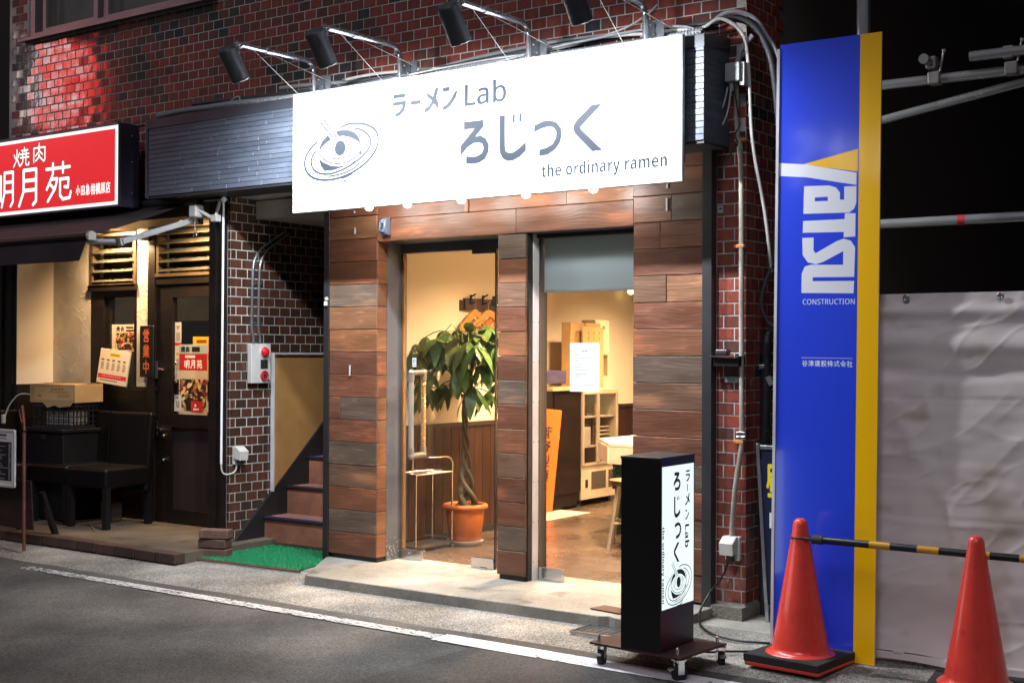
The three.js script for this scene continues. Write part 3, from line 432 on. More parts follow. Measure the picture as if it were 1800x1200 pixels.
{
  const k = 2048 / (SIGN.w * 1000), f = ([x, y]) => [x * k, y * k], navy = '#262e38', teal = '#152328';
  const face = canvas(2048, 558, (g, w, h) => {
    g.fillStyle = '#eef0ee'; g.fillRect(0, 0, w, h); g.fillStyle = navy;
    for (const s of Object.values(KANA)) shapeFill(g, s, f);
    g.fillStyle = '#2a333e'; g.strokeStyle = '#2a333e'; g.lineWidth = 4; for (const s of Object.values(KATA)) { shapeFill(g, s, f); g.stroke(); }
    g.save(); g.font = '100px sans-serif'; const m = g.measureText('Lab').width; g.translate(1386 * k, 224 * k); g.scale(326 * k / m, 122 * k / 72); g.fillText('Lab', 0, 0); g.lineWidth = 3; g.strokeStyle = '#2a333e'; g.strokeText('Lab', 0, 0); g.restore();
    bowl(g, f, k, navy, 1.35); g.fillStyle = teal;
    g.save(); g.font = 'bold 100px sans-serif'; const q = g.measureText('the ordinary ramen').width; g.translate(1946 * k, 686 * k); g.scale(806 * k / q, 58 * k / 60); g.fillText('the ordinary ramen', 0, 0); g.restore();
  });
  const t = thing('shop_sign', 'long white floodlit ramen shop sign with large grey lettering and bowl emblem', 'sign', [SIGN.x0 + SIGN.w / 2, SIGN.y0 - SIGN.h / 2, 0.345]);
  part(t, 'panel', rb(SIGN.w, SIGN.h, 0.028, 0.003, 0, 0, -0.001), tone([0.62, 0.63, 0.62], 0.4)); part(t, 'face', put(new THREE.PlaneGeometry(SIGN.w - 0.006, SIGN.h - 0.006), 0, 0, 0.0145), M([0.62, 0.62, 0.62], 0.6, { map: face, phys: true, specularIntensity: 0.4 }));
  part(t, 'frame', mg(bx(SIGN.w - 0.05, 0.03, 0.05, 0, 0.34, -0.04), bx(SIGN.w - 0.05, 0.03, 0.05, 0, -0.30, -0.04), bx(0.03, 0.6, 0.05, 1.38, 0.02, -0.04), bx(0.03, 0.6, 0.05, -1.38, 0.02, -0.04)), zinc);
}
[-1.254, -0.535, 0.42, 1.175].forEach((x, i) => { // four tube floodlights on arms above the sign
  const t = thing('flood_lamp', ['black tube floodlight on a bent arm at the far left end of the white sign', 'black tube floodlight second from the left above the white sign', 'black tube floodlight third from the left above the white sign', 'black tube floodlight cut by the picture top above the right end of the white sign'][i], 'flood lamp', [x, 3.1, 0.33], 'tube floodlights along the top of the white sign');
  part(t, 'arm', tube([[0, 0.0, 0], [0, 0.10, 0.003], [0, 0.17, 0.012], [0, 0.205, 0.045], [0, 0.213, 0.10], [0, 0.208, 0.35], [0, 0.203, 0.60], [0, 0.2, 0.66]], 0.0165, 60, 12), zinc);
  part(t, 'collar', mg(rod([0, 0.206, 0.40], [0, 0.205, 0.43], 0.020, 14)), steel);
  part(t, 'bracket', mg(rb(0.005, 0.14, 0.09, 0.001, 0.018, 0.06, -0.03), rb(0.05, 0.15, 0.005, 0.001, 0.046, 0.065, -0.072), rb(0.05, 0.006, 0.09, 0.001, 0.04, -0.005, -0.02)), zinc);
  for (const [y, z] of [[0.10, -0.01], [0.03, -0.01], [0.06, -0.045]]) part(t, 'bolt', sp(0.006, 0.022, y, z, 8), screw);
  part(t, 'bolt', cy(0.007, 0.007, 0.02, -0.018, 0.045, 0.004, 0, 0, Math.PI / 2, 8), screw);
  const ax = V(0, -0.82, -0.57), c = V(0, 0.075, 0.69), e = (k) => c.clone().addScaledVector(ax, k).toArray();
  const h = part(t, 'housing', mg(rod(e(-0.10), e(0.10), 0.058, 32), rod(e(-0.108), e(-0.10), 0.052, 32, 0.058).scale(1, 1, 1)), tone([0.065, 0.072, 0.084], 0.45), 'black tube lamp housing');
  part(h, 'rim', (() => { const g = new THREE.TorusGeometry(0.057, 0.003, 8, 32); g.applyQuaternion(new THREE.Quaternion().setFromUnitVectors(V(0, 0, 1), ax)); return uvm(g.translate(...e(0.10))); })(), steel);
  part(t, 'yoke', mg(rb(0.01, 0.07, 0.05, 0.002, 0.03, 0.17, 0.69, -0.5), sp(0.014, 0.03, 0.185, 0.665, 10), sp(0.016, 0, 0.2, 0.665, 10), rb(0.05, 0.02, 0.03, 0.004, 0.012, 0.195, 0.672)), zinc);
  part(t, 'stay_wire', rod([0, 0.20, 0.55], [-0.13, 0.012, 0.0], 0.0022, 5), cablePale); part(t, 'stay_wire', rod([0, 0.205, 0.5], [0.2, 0.03, -0.1], 0.0016, 5), cablePale);
  const disc = new THREE.CircleGeometry(0.052, 24); disc.applyQuaternion(new THREE.Quaternion().setFromUnitVectors(V(0, 0, 1), ax)); disc.translate(...e(0.101));
  part(t, 'lamp_glass', uvm(disc), M([0.5, 0.5, 0.5], 0.3, { emissive: new THREE.Color(0.95, 0.97, 1), emissiveIntensity: 6 }));
  const s = new THREE.SpotLight(0xf3f7ff, FLOOD, 0, 1.36, 0.55, 2); s.position.set(x + e(0.112)[0], 3.1 + e(0.112)[1], 0.33 + e(0.112)[2]); s.target.position.copy(s.position).add(ax); s.castShadow = true; s.shadow.radius = 1.6; scene.add(s, s.target);
});
[[-0.87, 'first bulb from the left'], [-0.555, 'second bulb from the left'], [-0.135, 'third bulb from the left'], [0.335, 'fourth bulb from the left'], [0.79, 'last bulb on the right']].forEach(([x, w]) => { // bulbs hanging behind the lower edge of the sign
  const t = thing('bulb_lamp', w + ' glowing under the lower edge of the white sign', 'bulb', [x, 2.372, 0.235], 'bulbs under the white sign');
  part(t, 'socket', mg(cy(0.017, 0.02, 0.06, 0, 0.07, 0), cy(0.03, 0.03, 0.012, 0, 0.105, 0), rb(0.02, 0.09, 0.02, 0.003, 0, 0.15, 0)), dark);
  part(t, 'bulb', lathe([[0, -0.028], [0.016, -0.024], [0.027, -0.010], [0.029, 0.006], [0.022, 0.026], [0.014, 0.044], [0, 0.044]], 20), M([0.9, 0.9, 0.9], 0.3, { emissive: new THREE.Color(1, 0.97, 0.92), emissiveIntensity: 9 }));
  const l = new THREE.PointLight(0xfffaf2, BULB); l.position.set(x, 2.372, 0.235); l.castShadow = true; l.shadow.radius = 1.4; scene.add(l);
});
{ // cables and conduits lying on top of the fascia
  const G = 'cables running along the top of the canopy';
  const wavy = (x0, x1, y, z, a, f, ph) => { const p = []; for (let i = 0; i <= 16; i++) { const t = i / 16, x = x0 + (x1 - x0) * t; p.push([x, y + a * Math.sin(t * f * 6.28 + ph) + 0.006 * (hash(i, f * 10 | 0, 3) - 0.5), z + 0.012 * Math.sin(t * 9 + ph)]); } return p; };
  const end = (y, z, d) => [[1.50, y + 0.005, z - 0.02], [1.62, y - 0.03, z - 0.06], [1.685, y - 0.13, z - 0.10], [1.70 + d, y - 0.30, z - 0.14], [1.69 + d, y - 0.7, -0.2], [1.665 + d, 2.2, -0.22], [1.64 + d, 1.95, -0.22]];
  one('cable', tube([...wavy(-2.75, 1.35, 3.235, 0.03, 0.020, 1.1, 1.9), ...end(3.25, 0.05, 0.02)], 0.017, 160), cableDark, 'thick dark cable along the canopy top ending in the bundle right of the column', 'cable', G);
  one('cable', tube([...wavy(-1.9, 1.35, 3.262, -0.005, 0.022, 1.3, 2.2), ...end(3.29, 0.03, 0.05)], 0.013, 160), cableGrey, 'grey cable highest in the bundle above the white sign', 'cable', G);
  one('cable', tube([...wavy(-1.2, 1.4, 3.215, 0.12, 0.016, 1.6, 0.6), [1.5, 3.24, 0.10], [1.60, 3.16, 0.05], [1.615, 3.0, -0.0], [1.625, 2.6, -0.03], [1.66, 2.2, -0.12], [1.66, 1.9, -0.2]], 0.010, 160), cablePale, 'pale cable that bends down beside the upper junction box', 'cable', G);
  one('cable', tube([[-0.62, 3.135, 0.30], [-0.4, 3.165, 0.25], [0.05, 3.19, 0.2], [0.35, 3.185, 0.2], [0.62, 3.215, 0.14], [0.9, 3.27, 0.10], [1.02, 3.34, 0.05], [1.06, 3.40, 0.0]], 0.006, 70, 6), cablePale, 'thin white lead looping up from the sign between the right two floodlights', 'cable', G);
  one('cable', tube([[0.15, 3.15, 0.26], [0.5, 3.20, 0.2], [1.0, 3.23, 0.16], [1.3, 3.21, 0.18], [1.45, 3.15, 0.22]], 0.008, 60, 6), cableGrey, 'short grey lead crossing behind the right end of the white sign', 'cable', G);
  one('cable', tube([[-2.3, 3.20, 0.05], [-2.33, 3.23, 0.06], [-2.24, 3.245, 0.07], [-2.2, 3.17, 0.12], [-2.32, 3.15, 0.14]], 0.005, 40, 6), cablePale, 'small pale wire loop on the canopy left of the floodlights', 'cable', G);
  const t = thing('corrugated_conduit', 'ribbed flexible conduit lying along the top edge of the canopy', 'conduit');
  const c = new THREE.CatmullRomCurve3(wavy(-2.95, 1.45, 3.158, 0.20, 0.010, 2.0, 0.4).map((p) => V(...p)));
  part(t, 'tube', uvm(new THREE.TubeGeometry(c, 140, 0.017, 8)), cableGrey);
  const ribs = []; for (let i = 0; i < 230; i++) { const p = c.getPointAt((i + 0.5) / 230), d = c.getTangentAt((i + 0.5) / 230), g = new THREE.TorusGeometry(0.018, 0.0042, 5, 10); g.applyQuaternion(new THREE.Quaternion().setFromUnitVectors(V(0, 0, 1), d)); ribs.push(uvm(g.translate(p.x, p.y, p.z))); }
  part(t, 'ribs', mg(ribs), tone([0.28, 0.30, 0.32], 0.5)).userData.kind = 'stuff';
}
// ---------------------------------------------------------------- fittings on the brick column
{
  const t = thing('conduit', 'white conduit pipe with orange clips running down the brick column', 'conduit');
  part(t, 'pipe', tube([[1.555, 2.92, 0.02], [1.553, 2.7, 0.012], [1.575, 2.4, 0.002], [1.578, 1.6, 0.0], [1.582, 1.02, 0.0], [1.572, 0.9, 0.004], [1.545, 0.72, 0.006], [1.525, 0.47, 0.006]], 0.0135, 70, 12), M([0.60, 0.59, 0.54], 0.45, { map: T.grit }));
  part(t, 'pipe', tube([[1.56, 3.0, 0.02], [1.585, 3.08, 0.02], [1.64, 3.15, 0.0]], 0.015, 20, 10), cableGrey);
  for (const y of [2.60, 2.03, 0.985]) part(t, 'clip', mg(rb(0.045, 0.02, 0.03, 0.004, 1.574, y, 0.0), rb(0.03, 0.016, 0.02, 0.003, 1.548, y + 0.002, -0.01)), orangeClip);
  for (const y of [1.008, 1.03]) part(t, 'band', mg(rb(0.055, 0.016, 0.034, 0.003, 1.585, y, 0.0)), steel);
}
function outlet(label, p, s = 1) {
  const t = thing('outlet_box', label, 'outlet box', p);
  part(t, 'base', rb(0.085 * s, 0.13 * s, 0.03, 0.006, 0.012, 0, 0.0), whitePlastic); part(t, 'hood', poly([[0, -0.02], [0.06, -0.028], [0.066, 0.03], [0.02, 0.062], [0, 0.062]].map(([a, b]) => [a * s, b * s]), 0.075 * s, 0.003).rotateY(-Math.PI / 2).translate(0.042 * s, 0, 0.012), tone([0.66, 0.65, 0.60], 0.42));
  part(t, 'plug', mg(rb(0.04, 0.05, 0.03, 0.006, 0.01, -0.045 * s, 0.035)), tone([0.06, 0.05, 0.04], 0.5)); return t;
}
outlet('weathered white outlet box low on the brick column with a black plug', [1.52, 0.415, -0.005]);
{
  const t = thing('junction_box', 'grey square junction box high on the brick column under the cable bundle', 'junction box', [1.553, 2.955, 0.02]);
  part(t, 'lid', rb(0.085, 0.10, 0.06, 0.006, 0, 0, 0.02), greyPlastic); part(t, 'back', rb(0.03, 0.125, 0.05, 0.004, 0.045, -0.01, 0.0), tone([0.40, 0.41, 0.40], 0.5)); part(t, 'cap', mg(cy(0.018, 0.014, 0.05, -0.012, -0.07, 0.02)), greyPlastic);
  one('cable', tube([[1.52, 2.88, 0.05], [1.50, 2.80, 0.05], [1.475, 2.74, 0.05], [1.485, 2.68, 0.05], [1.52, 2.75, 0.05], [1.54, 2.87, 0.05]], 0.005, 40, 6), cablePale, 'pale wire loop hanging under the grey junction box', 'cable');
  one('cable', tube([[1.555, 2.90, 0.05], [1.57, 2.78, 0.045], [1.585, 2.68, 0.04], [1.56, 2.62, 0.045], [1.575, 2.57, 0.045], [1.52, 2.5, 0.05], [1.48, 2.45, 0.04]], 0.004, 40, 6), black, 'thin black wire wound round the upper part of the white conduit', 'cable');
  one('cable', tube([[1.53, 0.37, 0.03], [1.49, 0.26, 0.05], [1.43, 0.17, 0.08], [1.44, 0.07, 0.22], [1.60, 0.05, 0.42], [1.80, 0.045, 0.50], [2.0, 0.04, 0.42], [2.03, 0.04, 0.56], [1.85, 0.04, 0.72], [1.76, 0.045, 0.80], [1.70, 0.12, 0.90]], 0.0055, 90, 7), black, 'black power cord from the column outlet curling over the ground to the standing sign', 'power cord');
  one('cable', tube([[1.67, 1.95, -0.2], [1.63, 1.83, -0.18], [1.61, 1.72, -0.18], [1.65, 1.62, -0.2], [1.72, 1.60, -0.22]], 0.011, 40, 8), cableDark, 'dark cable bight at the end of the bundle beside the blue sign', 'cable');
  const a = thing('ash_tray', 'small black metal shelf box on the brick column above the number plate', 'ash tray', [1.505, 1.435, 0]);
  part(a, 'shelf', rb(0.17, 0.006, 0.09, 0.001, 0, 0.005, 0.02), dark); part(a, 'box', rb(0.15, 0.045, 0.07, 0.003, 0.005, -0.024, 0.01), black); part(a, 'tube', rb(0.075, 0.035, 0.05, 0.012, -0.02, 0.028, 0.03), tone([0.10, 0.085, 0.09], 0.3, { metalness: 0.5 }));
  const num = canvas(160, 64, (g, w, h) => { g.fillStyle = '#8f9692'; g.fillRect(0, 0, w, h); g.fillStyle = '#20262a'; g.font = '46px serif'; g.fillText('102', 40, 48); });
  one('number_plate', mg(rb(0.09, 0.033, 0.004, 0.001, 1.512, 1.316, -0.026)), tone([0.30, 0.31, 0.30], 0.4), 'small grey number plate on the brick column under the black shelf', 'number plate');
  const pl = scene.children[scene.children.length - 1]; part(pl, 'print', put(new THREE.PlaneGeometry(0.086, 0.03), 1.512, 1.316, -0.0235), M(0xffffff, 0.5, { map: num }));
  const st = thing('sticker', 'torn pale sticker near the top of the brick column beside the corner trim', 'sticker', [1.44, 2.238, -0.026]); part(st, 'sheet', rb(0.034, 0.04, 0.002, 0.0005, 0, 0, 0), tone([0.42, 0.5, 0.46], 0.6)); part(st, 'stripe', rb(0.02, 0.008, 0.001, 0.0003, 0.003, 0.004, 0.0016), dark);
}
{
  const t = thing('drain_pipe', 'black taped pipe with torn tape standing behind the brick column', 'pipe'); const tape = tone([0.028, 0.030, 0.034], 0.45, { bumpMap: T.stucco, bumpScale: 0.006 });
  part(t, 'pipe', tube([[1.72, 1.575, -0.28], [1.64, 1.575, -0.27], [1.615, 1.55, -0.255], [1.613, 1.45, -0.24], [1.612, 1.1, -0.23], [1.60, 0.85, -0.22], [1.605, 0.4, -0.22], [1.605, 0.02, -0.22]], 0.026, 80, 14), tape);
  for (let i = 0; i < 9; i++) part(t, 'tape_wrap', mg(cy(0.0285 + 0.004 * hash(i, 1, 2), 0.0275, 0.05 + 0.05 * hash(i, 2, 2), i < 5 ? 1.612 : 1.604, 1.48 - i * 0.15, i < 5 ? -0.235 : -0.22, 0, 0, rr(-0.06, 0.06))), tape);
  part(t, 'torn_tape', mg(bx(0.03, 0.05, 0.003, 1.645, 1.31, -0.215, 0.2, 0.3, 0.4), bx(0.025, 0.035, 0.003, 1.615, 0.86, -0.19, 0.3, 0, 0.5), bx(0.02, 0.02, 0.003, 1.612, 0.55, -0.19, 0, 0, 0.3)), tone([0.5, 0.5, 0.46], 0.7));
  part(t, 'strap', mg(rb(0.065, 0.022, 0.006, 0.002, 1.585, 1.385, -0.20, 0, 0.3)), steel);
  const b = canvas(128, 256, (g, w, h) => { g.fillStyle = '#0b1230'; g.fillRect(0, 0, w, h); ink(g, '昼', 14, 22, 44, 58, 8, '#d8c22a'); ink(g, '月', 70, 22, 44, 58, 8, '#d8c22a'); g.fillStyle = '#cfd3da'; g.fillRect(22, 104, 8, 26); g.fillRect(44, 100, 22, 6); g.fillRect(54, 112, 8, 24); g.fillStyle = '#7a2c5a'; g.fillRect(40, 160, 40, 8); g.fillRect(34, 184, 46, 6); });
  const s = thing('folded_sign', 'dark blue folded sign with yellow writing leaning behind the black pipe', 'sign', [1.80, 0.03, -0.05], undefined, 0.05);
  part(s, 'frame', mg(rb(0.02, 0.95, 0.025, 0.003, -0.115, 0.475, 0, 0, 0, 0.06), rb(0.26, 0.02, 0.025, 0.003, 0.0, 0.93, 0), rb(0.02, 0.95, 0.025, 0.003, 0.125, 0.475, 0)), zinc); part(s, 'board', mg(b6(-0.12, 0.12, 0.1, 0.92, -0.006, 0.004)), tone([0.008, 0.012, 0.05], 0.4)); part(s, 'print', put(new THREE.PlaneGeometry(0.235, 0.81), 0, 0.51, 0.0055), M(0xffffff, 0.45, { map: b }));
}

// ---------------------------------------------------------------- standing lit sign
{
  const t = thing('standing_sign', 'tall black lit box sign on a wheeled board in front of the shop window', 'standing sign', [1.66, 0, 1.055], undefined, 0.01);
  part(t, 'body', mg(bx(0.205, 0.865, 0.325, 0, 0.5435, 0)), tone([0.009, 0.009, 0.010], 0.35)); part(t, 'top_plate', rb(0.212, 0.012, 0.333, 0.003, 0, 0.981, 0), tone([0.05, 0.045, 0.042], 0.4, { metalness: 0.3 }));
  const draw = (lit) => canvas(420, 880, (g, w, h) => {
    const k = 1320 * 0.985, z = (mm) => mm / 325 * w, y = (mm) => mm / 675 * h;
    g.fillStyle = lit ? '#e2f5f0' : '#cfd8d5'; g.fillRect(0, 0, w, h); const c = lit ? '#05100f' : '#0c1012'; g.fillStyle = c;
    const fit = (names, src, dst) => { for (const n of names) shapeFill(g, (KANA[n] || KATA[n]), ([a, b]) => [z(dst[0] + (a - src[0]) / (src[2] - src[0]) * (dst[2] - dst[0])), y(dst[1] + (b - src[1]) / (src[3] - src[1]) * (dst[3] - dst[1]))]); };
    fit(['ro'], [1374, 317, 1582, 571], [118, 34, 187, 122]); fit(['ji', 'd1', 'd2'], [1656, 306, 1842, 577], [122, 150, 184, 252]); fit(['tsu'], [1895, 368, 2085, 565], [130, 276, 195, 353]); fit(['ku'], [2157, 311, 2351, 569], [120, 372, 178, 466]);
    fit(['ra1', 'ra2'], [851, 99, 953, 234], [242, 32, 284, 87]); g.fillRect(z(256), y(100), z(7), y(33)); fit(['me'], [1101, 94, 1204, 233], [236, 145, 282, 203]); fit(['n1', 'n2'], [1240, 99, 1347, 231], [238, 224, 278, 272]);
    g.save(); g.translate(z(236), y(288)); g.rotate(Math.PI / 2); g.font = 'bold 60px sans-serif'; let m = g.measureText('Lab').width; g.scale(y(122) / m, z(42) / 44); g.fillText('Lab', 0, 0); g.restore();
    g.save(); g.translate(z(6), y(282)); g.rotate(Math.PI / 2); g.font = 'bold 40px sans-serif'; m = g.measureText('the ordinary ramen').width; g.scale(y(366) / m, z(26) / 36); g.fillText('the ordinary ramen', 0, 0); g.restore();
    bowl(g, ([a, b]) => [z(40 + (a - 106) / 626 * 266), y(460 + (b - 189) / 412 * 218)], 0.62, c, 0.72);
  });
  part(t, 'bezel', mg(b6(0.1015, 0.106, 0.29, 0.301, -0.1625, 0.1625), b6(0.1015, 0.106, 0.945, 0.976, -0.1625, 0.1625), b6(0.1015, 0.106, 0.301, 0.945, -0.1625, -0.157), b6(0.1015, 0.106, 0.301, 0.945, 0.157, 0.1625)), dark);
  part(t, 'lit_panel', put(new THREE.PlaneGeometry(0.314, 0.644), 0.1045, 0.623, 0, 0, Math.PI / 2), M(0xffffff, 0.3, { map: draw(false), emissive: 0xffffff, emissiveMap: draw(true), emissiveIntensity: 0.88 }));
  const a = new THREE.RectAreaLight(0xe4fff6, 0.9, 0.314, 0.644); a.position.set(0.112, 0.623, 0); a.rotation.y = -Math.PI / 2; t.add(a);
  const cart = thing('wheeled_board', 'brown flat board on four castors carrying the standing sign', 'dolly', [1.642, 0, 1.02], undefined, -0.10);
  part(cart, 'board', rb(0.50, 0.012, 0.40, 0.003, 0, 0.104, 0), M([0.11, 0.05, 0.035], 0.5, { map: T.wood }));
  for (const [x, z, f] of [[-0.22, 0.165, 0.3], [0.22, 0.165, -0.4], [0.22, -0.165, 0.8], [-0.22, -0.165, 0.1]]) {
    const w = new THREE.Group(); w.name = 'castor'; w.position.set(x, 0, z); w.rotation.y = f; cart.add(w);
    part(w, 'wheel', mg(cy(0.036, 0.036, 0.024, 0.016, 0.036, 0, 0, 0, Math.PI / 2, 24)), rubber); part(w, 'fork', mg(rb(0.004, 0.06, 0.034, 0.001, 0.032, 0.062, 0), rb(0.004, 0.06, 0.034, 0.001, 0.0, 0.062, 0), rb(0.05, 0.006, 0.05, 0.001, 0.012, 0.094, 0)), chrome); part(w, 'stem', mg(cy(0.008, 0.008, 0.03, 0.0, 0.122, 0), sp(0.009, 0, 0.138, 0, 10)), chrome);
    part(w, 'brake', rb(0.03, 0.006, 0.02, 0.002, 0.016, 0.058, 0.045, 0.4), zinc);
  }
}

// ---------------------------------------------------------------- construction company sign, cones, hoarding, scaffold
{
  const W = 0.497, H = 2.9, k = 345 / W / 1000, f = ([x, y]) => [(x - 7) * k, y * k];
  const L = { yb: '10,566 148,583 393,638 393,695 148,644 10,629', a: '136,685 259,689 294,700 314,725 314,758 334,760 334,698 393,700 393,778 383,805 359,821 134,816', T: '133,850 337,850 339,823 390,825 390,933 334,935 334,910 132,906', S: '130,930 187,930 187,991 198,1004 300,951 334,941 369,951 390,983 388,1066 333,1064 333,999 235,1047 200,1057 159,1047 133,1012', U: '388,1064 387,1120 185,1118 185,1136 387,1138 385,1196 129,1191 129,1099 144,1066 174,1058' };
  const face = canvas(345, Math.round(H * 1000 * k), (g, w, h) => {
    g.fillStyle = '#2a48e0'; g.fillRect(0, 0, w, h); g.fillStyle = '#ffc408'; g.fillRect(396 * k, 0, w, h); shapeFill(g, '133,580 398,528 398,633 242,604', f);
    g.fillStyle = '#e8ecf2'; for (const s of Object.values(L)) shapeFill(g, s, f); g.fillStyle = '#2a48e0'; shapeFill(g, '191,742 254,742 255,761 191,760', f);
    g.fillStyle = '#e8ecf2'; g.save(); g.font = '60px sans-serif'; const m = g.measureText('CONSTRUCTION').width; g.translate(127 * k, 1246 * k); g.scale(260 * k / m, 27 * k / 43); g.fillText('CONSTRUCTION', 0, 0); g.restore();
    g.fillRect(125 * k, 1496 * k, 253 * k, 2.4 * k); inkRow(g, '谷津建設株式会社', 129 * k, 1508 * k, 28 * k, 30 * k, 3.4 * k, 3.4 * k, '#e8ecf2');
  });
  const t = thing('company_sign', 'tall glossy blue and yellow construction company sign board beside the brick column', 'sign board', [2.259, 0.035, 0.55], undefined, 0.0);
  t.rotation.z = -0.0105;
  part(t, 'panel', mg(bx(W, H, 0.010, 0, H / 2, -0.006)), tone([0.70, 0.71, 0.72], 0.4)); part(t, 'face', put(new THREE.PlaneGeometry(W, H), 0, H / 2, 0.0005), M(0xffffff, 0.22, { map: face, phys: true, clearcoat: 0.6, clearcoatRoughness: 0.08 }));
  part(t, 'side_trim', mg(b6(-W / 2 - 0.014, -W / 2, 0, H - 0.02, -0.05, 0.006)), tone([0.72, 0.74, 0.76], 0.35));
  one('pole', mg(cy(0.032, 0.032, 4.6, 2.415, 2.3, 0.45)), zinc, 'grey steel pole rising behind the top of the blue sign board', 'pole');
}
const coneRed = M([0.80, 0.06, 0.04], 0.55, { map: T.scuff, roughnessMap: T.smear });
function cone(label, x, z, turn) {
  const t = thing('traffic_cone', label, 'traffic cone', [x, 0.03, z], 'red traffic cones by the hoarding', turn);
  part(t, 'cone', lathe([[0.165, 0.0], [0.168, 0.012], [0.165, 0.05], [0.150, 0.062], [0.133, 0.066], [0.127, 0.085], [0.036, 0.615], [0.034, 0.640], [0.029, 0.657], [0.018, 0.668], [0, 0.671]], 40), coneRed);
  part(t, 'base', rb(0.375, 0.022, 0.375, 0.010, 0, 0.011, 0), coneRed); return t;
}
const c1 = cone('red traffic cone with a black rubber weight in front of the blue sign board', 2.213, 0.705, -0.09), c2 = cone('red traffic cone at the right picture edge in front of the white sheet', 3.033, 0.80, 0.15);
[[c1, 'black square rubber weight around the foot of the cone by the blue board'], [c2, 'black square rubber weight around the foot of the right hand cone']].forEach(([c, l]) => {
  const t = thing('cone_weight', l, 'cone weight', [c.position.x, 0.052, c.position.z], 'rubber cone weights', c.rotation.y); const s = new THREE.Shape([[-0.185, -0.185], [0.185, -0.185], [0.185, 0.185], [-0.185, 0.185]].map((p) => new THREE.Vector2(...p))); s.holes.push(new THREE.Path().absarc(0, 0, 0.142, 0, Math.PI * 2, true));
  part(t, 'slab', uvm(new THREE.ExtrudeGeometry(s, { depth: 0.03, bevelEnabled: true, bevelSize: 0.003, bevelThickness: 0.003, bevelSegments: 1, curveSegments: 24 }).rotateX(-Math.PI / 2)), rubber);
});
{
  const A = V(2.303, 0.612, 0.735), B = V(3.9, 0.604, 0.70), n = 14, t = thing('barrier_bar', 'yellow and black striped bar hung between the two traffic cones', 'barrier bar');
  const yel = tone([0.66, 0.36, 0.02], 0.35), at = (k) => A.clone().lerp(B, k).toArray();
  let x = 0.0; for (let i = 0; i < n; i++) { const l = i === 0 ? 0.155 : i % 2 ? 0.058 : 0.075, e = Math.min(1, x + l); part(t, 'band', rod(at(x), at(e), 0.0165, 14), i % 2 ? yel : black); x = e; }
  part(t, 'end_cap', rod(at(-0.012), at(0.02), 0.0205, 14), rubber); part(t, 'hook', mg(rod(at(-0.06), at(-0.01), 0.007, 8), to(0.045, 0.004, 2.213, 0.613, 0.705, Math.PI / 2)), rubber);
}
{
  const stain = tex(1024, 512, (u, v) => { const b = fbm(u, v, 6, 3, 5, 201), k = Math.max(0, fbm(u, v, 10, 6, 4, 205) - 0.66) * 1.5, m = Math.max(0, fbm(u, v, 26, 14, 3, 209) - 0.70) * 1.4, s = 0.95 + 0.12 * (b - 0.5); return [s - k * 0.55 - m * 0.5, s * 0.99 - k * 0.65 - m * 0.6, s * 0.985 - k * 0.9 - m * 0.8]; }, [4, 2]);
  const g = new THREE.PlaneGeometry(4.6, 1.70, 480, 190), p = g.attributes.position;
  for (let i = 0; i < p.count; i++) {
    const x = p.getX(i), y = p.getY(i), u = x + 2.3, v = 0.85 - y; let z = 0.008 * Math.sin(u * 2.3 + v) + 0.014 * (noise(u * 1.3, v * 2.6, 64, 64, 7) - 0.5);
    z += 0.016 * Math.exp(-Math.pow((v - 0.20 - 0.03 * Math.sin(u * 2)) / 0.05, 2)) + 0.013 * Math.exp(-Math.pow((v - 0.085) / 0.03, 2)) - 0.012 * Math.exp(-Math.pow((v - 0.34 - 0.03 * Math.sin(u * 3)) / 0.03, 2));
    { const rg = (a, b, s) => { const n = Math.abs(noise(a, b, 64, 64, s) - 0.5) * 2; return Math.pow(1 - n, 7); }; z += 0.55 * (0.0075 * rg(u * 2.2 + v * 2.4 + 3, v * 3.4, 31) + 0.008 * rg(u * 3.4 + 7, v * 6.5 + u * 0.8, 35) * (v < 0.75 ? 1 : 0.35) + 0.005 * rg(u * 6 + v * 5, v * 10, 39) - 0.004 * Math.exp(-Math.pow((v - 0.475 - 0.006 * Math.sin(u * 4)) / 0.008, 2)) - 0.003 * Math.exp(-Math.pow((v - 1.02) / 0.007, 2))); }
    const d = (v - 0.45) * 0.62 - (u - 0.18); z += 0.014 * Math.exp(-Math.pow(d / 0.05, 2)) * Math.min(1, v); z += 0.008 * (noise(u * 9, v * 24, 64, 64, 12) - 0.5) * (0.4 + 0.6 * Math.exp(-v * 2)) + 0.006 * (noise(u * 5 + v * 4, v * 9, 64, 64, 15) - 0.5);
    if (v > 1.5) z += (v - 1.5) * 0.12 * noise(u * 4, 1, 64, 4, 9);
    p.setZ(i, z); if (v > 1.66) p.setY(i, y + 0.03 * noise(u * 3, 1, 64, 4, 19));
  }
  g.computeVertexNormals();
  const t = thing('hoarding_sheet', 'dirty white tarpaulin hoarding closing the building site right of the blue sign', 'tarpaulin', [4.62, 0.885, 0.44]);
  part(t, 'sheet', uvm(g), M([0.76, 0.71, 0.68], 0.62, { map: stain, side: THREE.DoubleSide }));
  for (let i = 0; i < 10; i++) part(t, 'eyelet', mg(to(0.012, 0.004, -2.00 + i * 0.42, 0.83, 0.016), cy(0.011, 0.011, 0.004, -2.00 + i * 0.42, 0.83, 0.014, Math.PI / 2)), zinc);
}
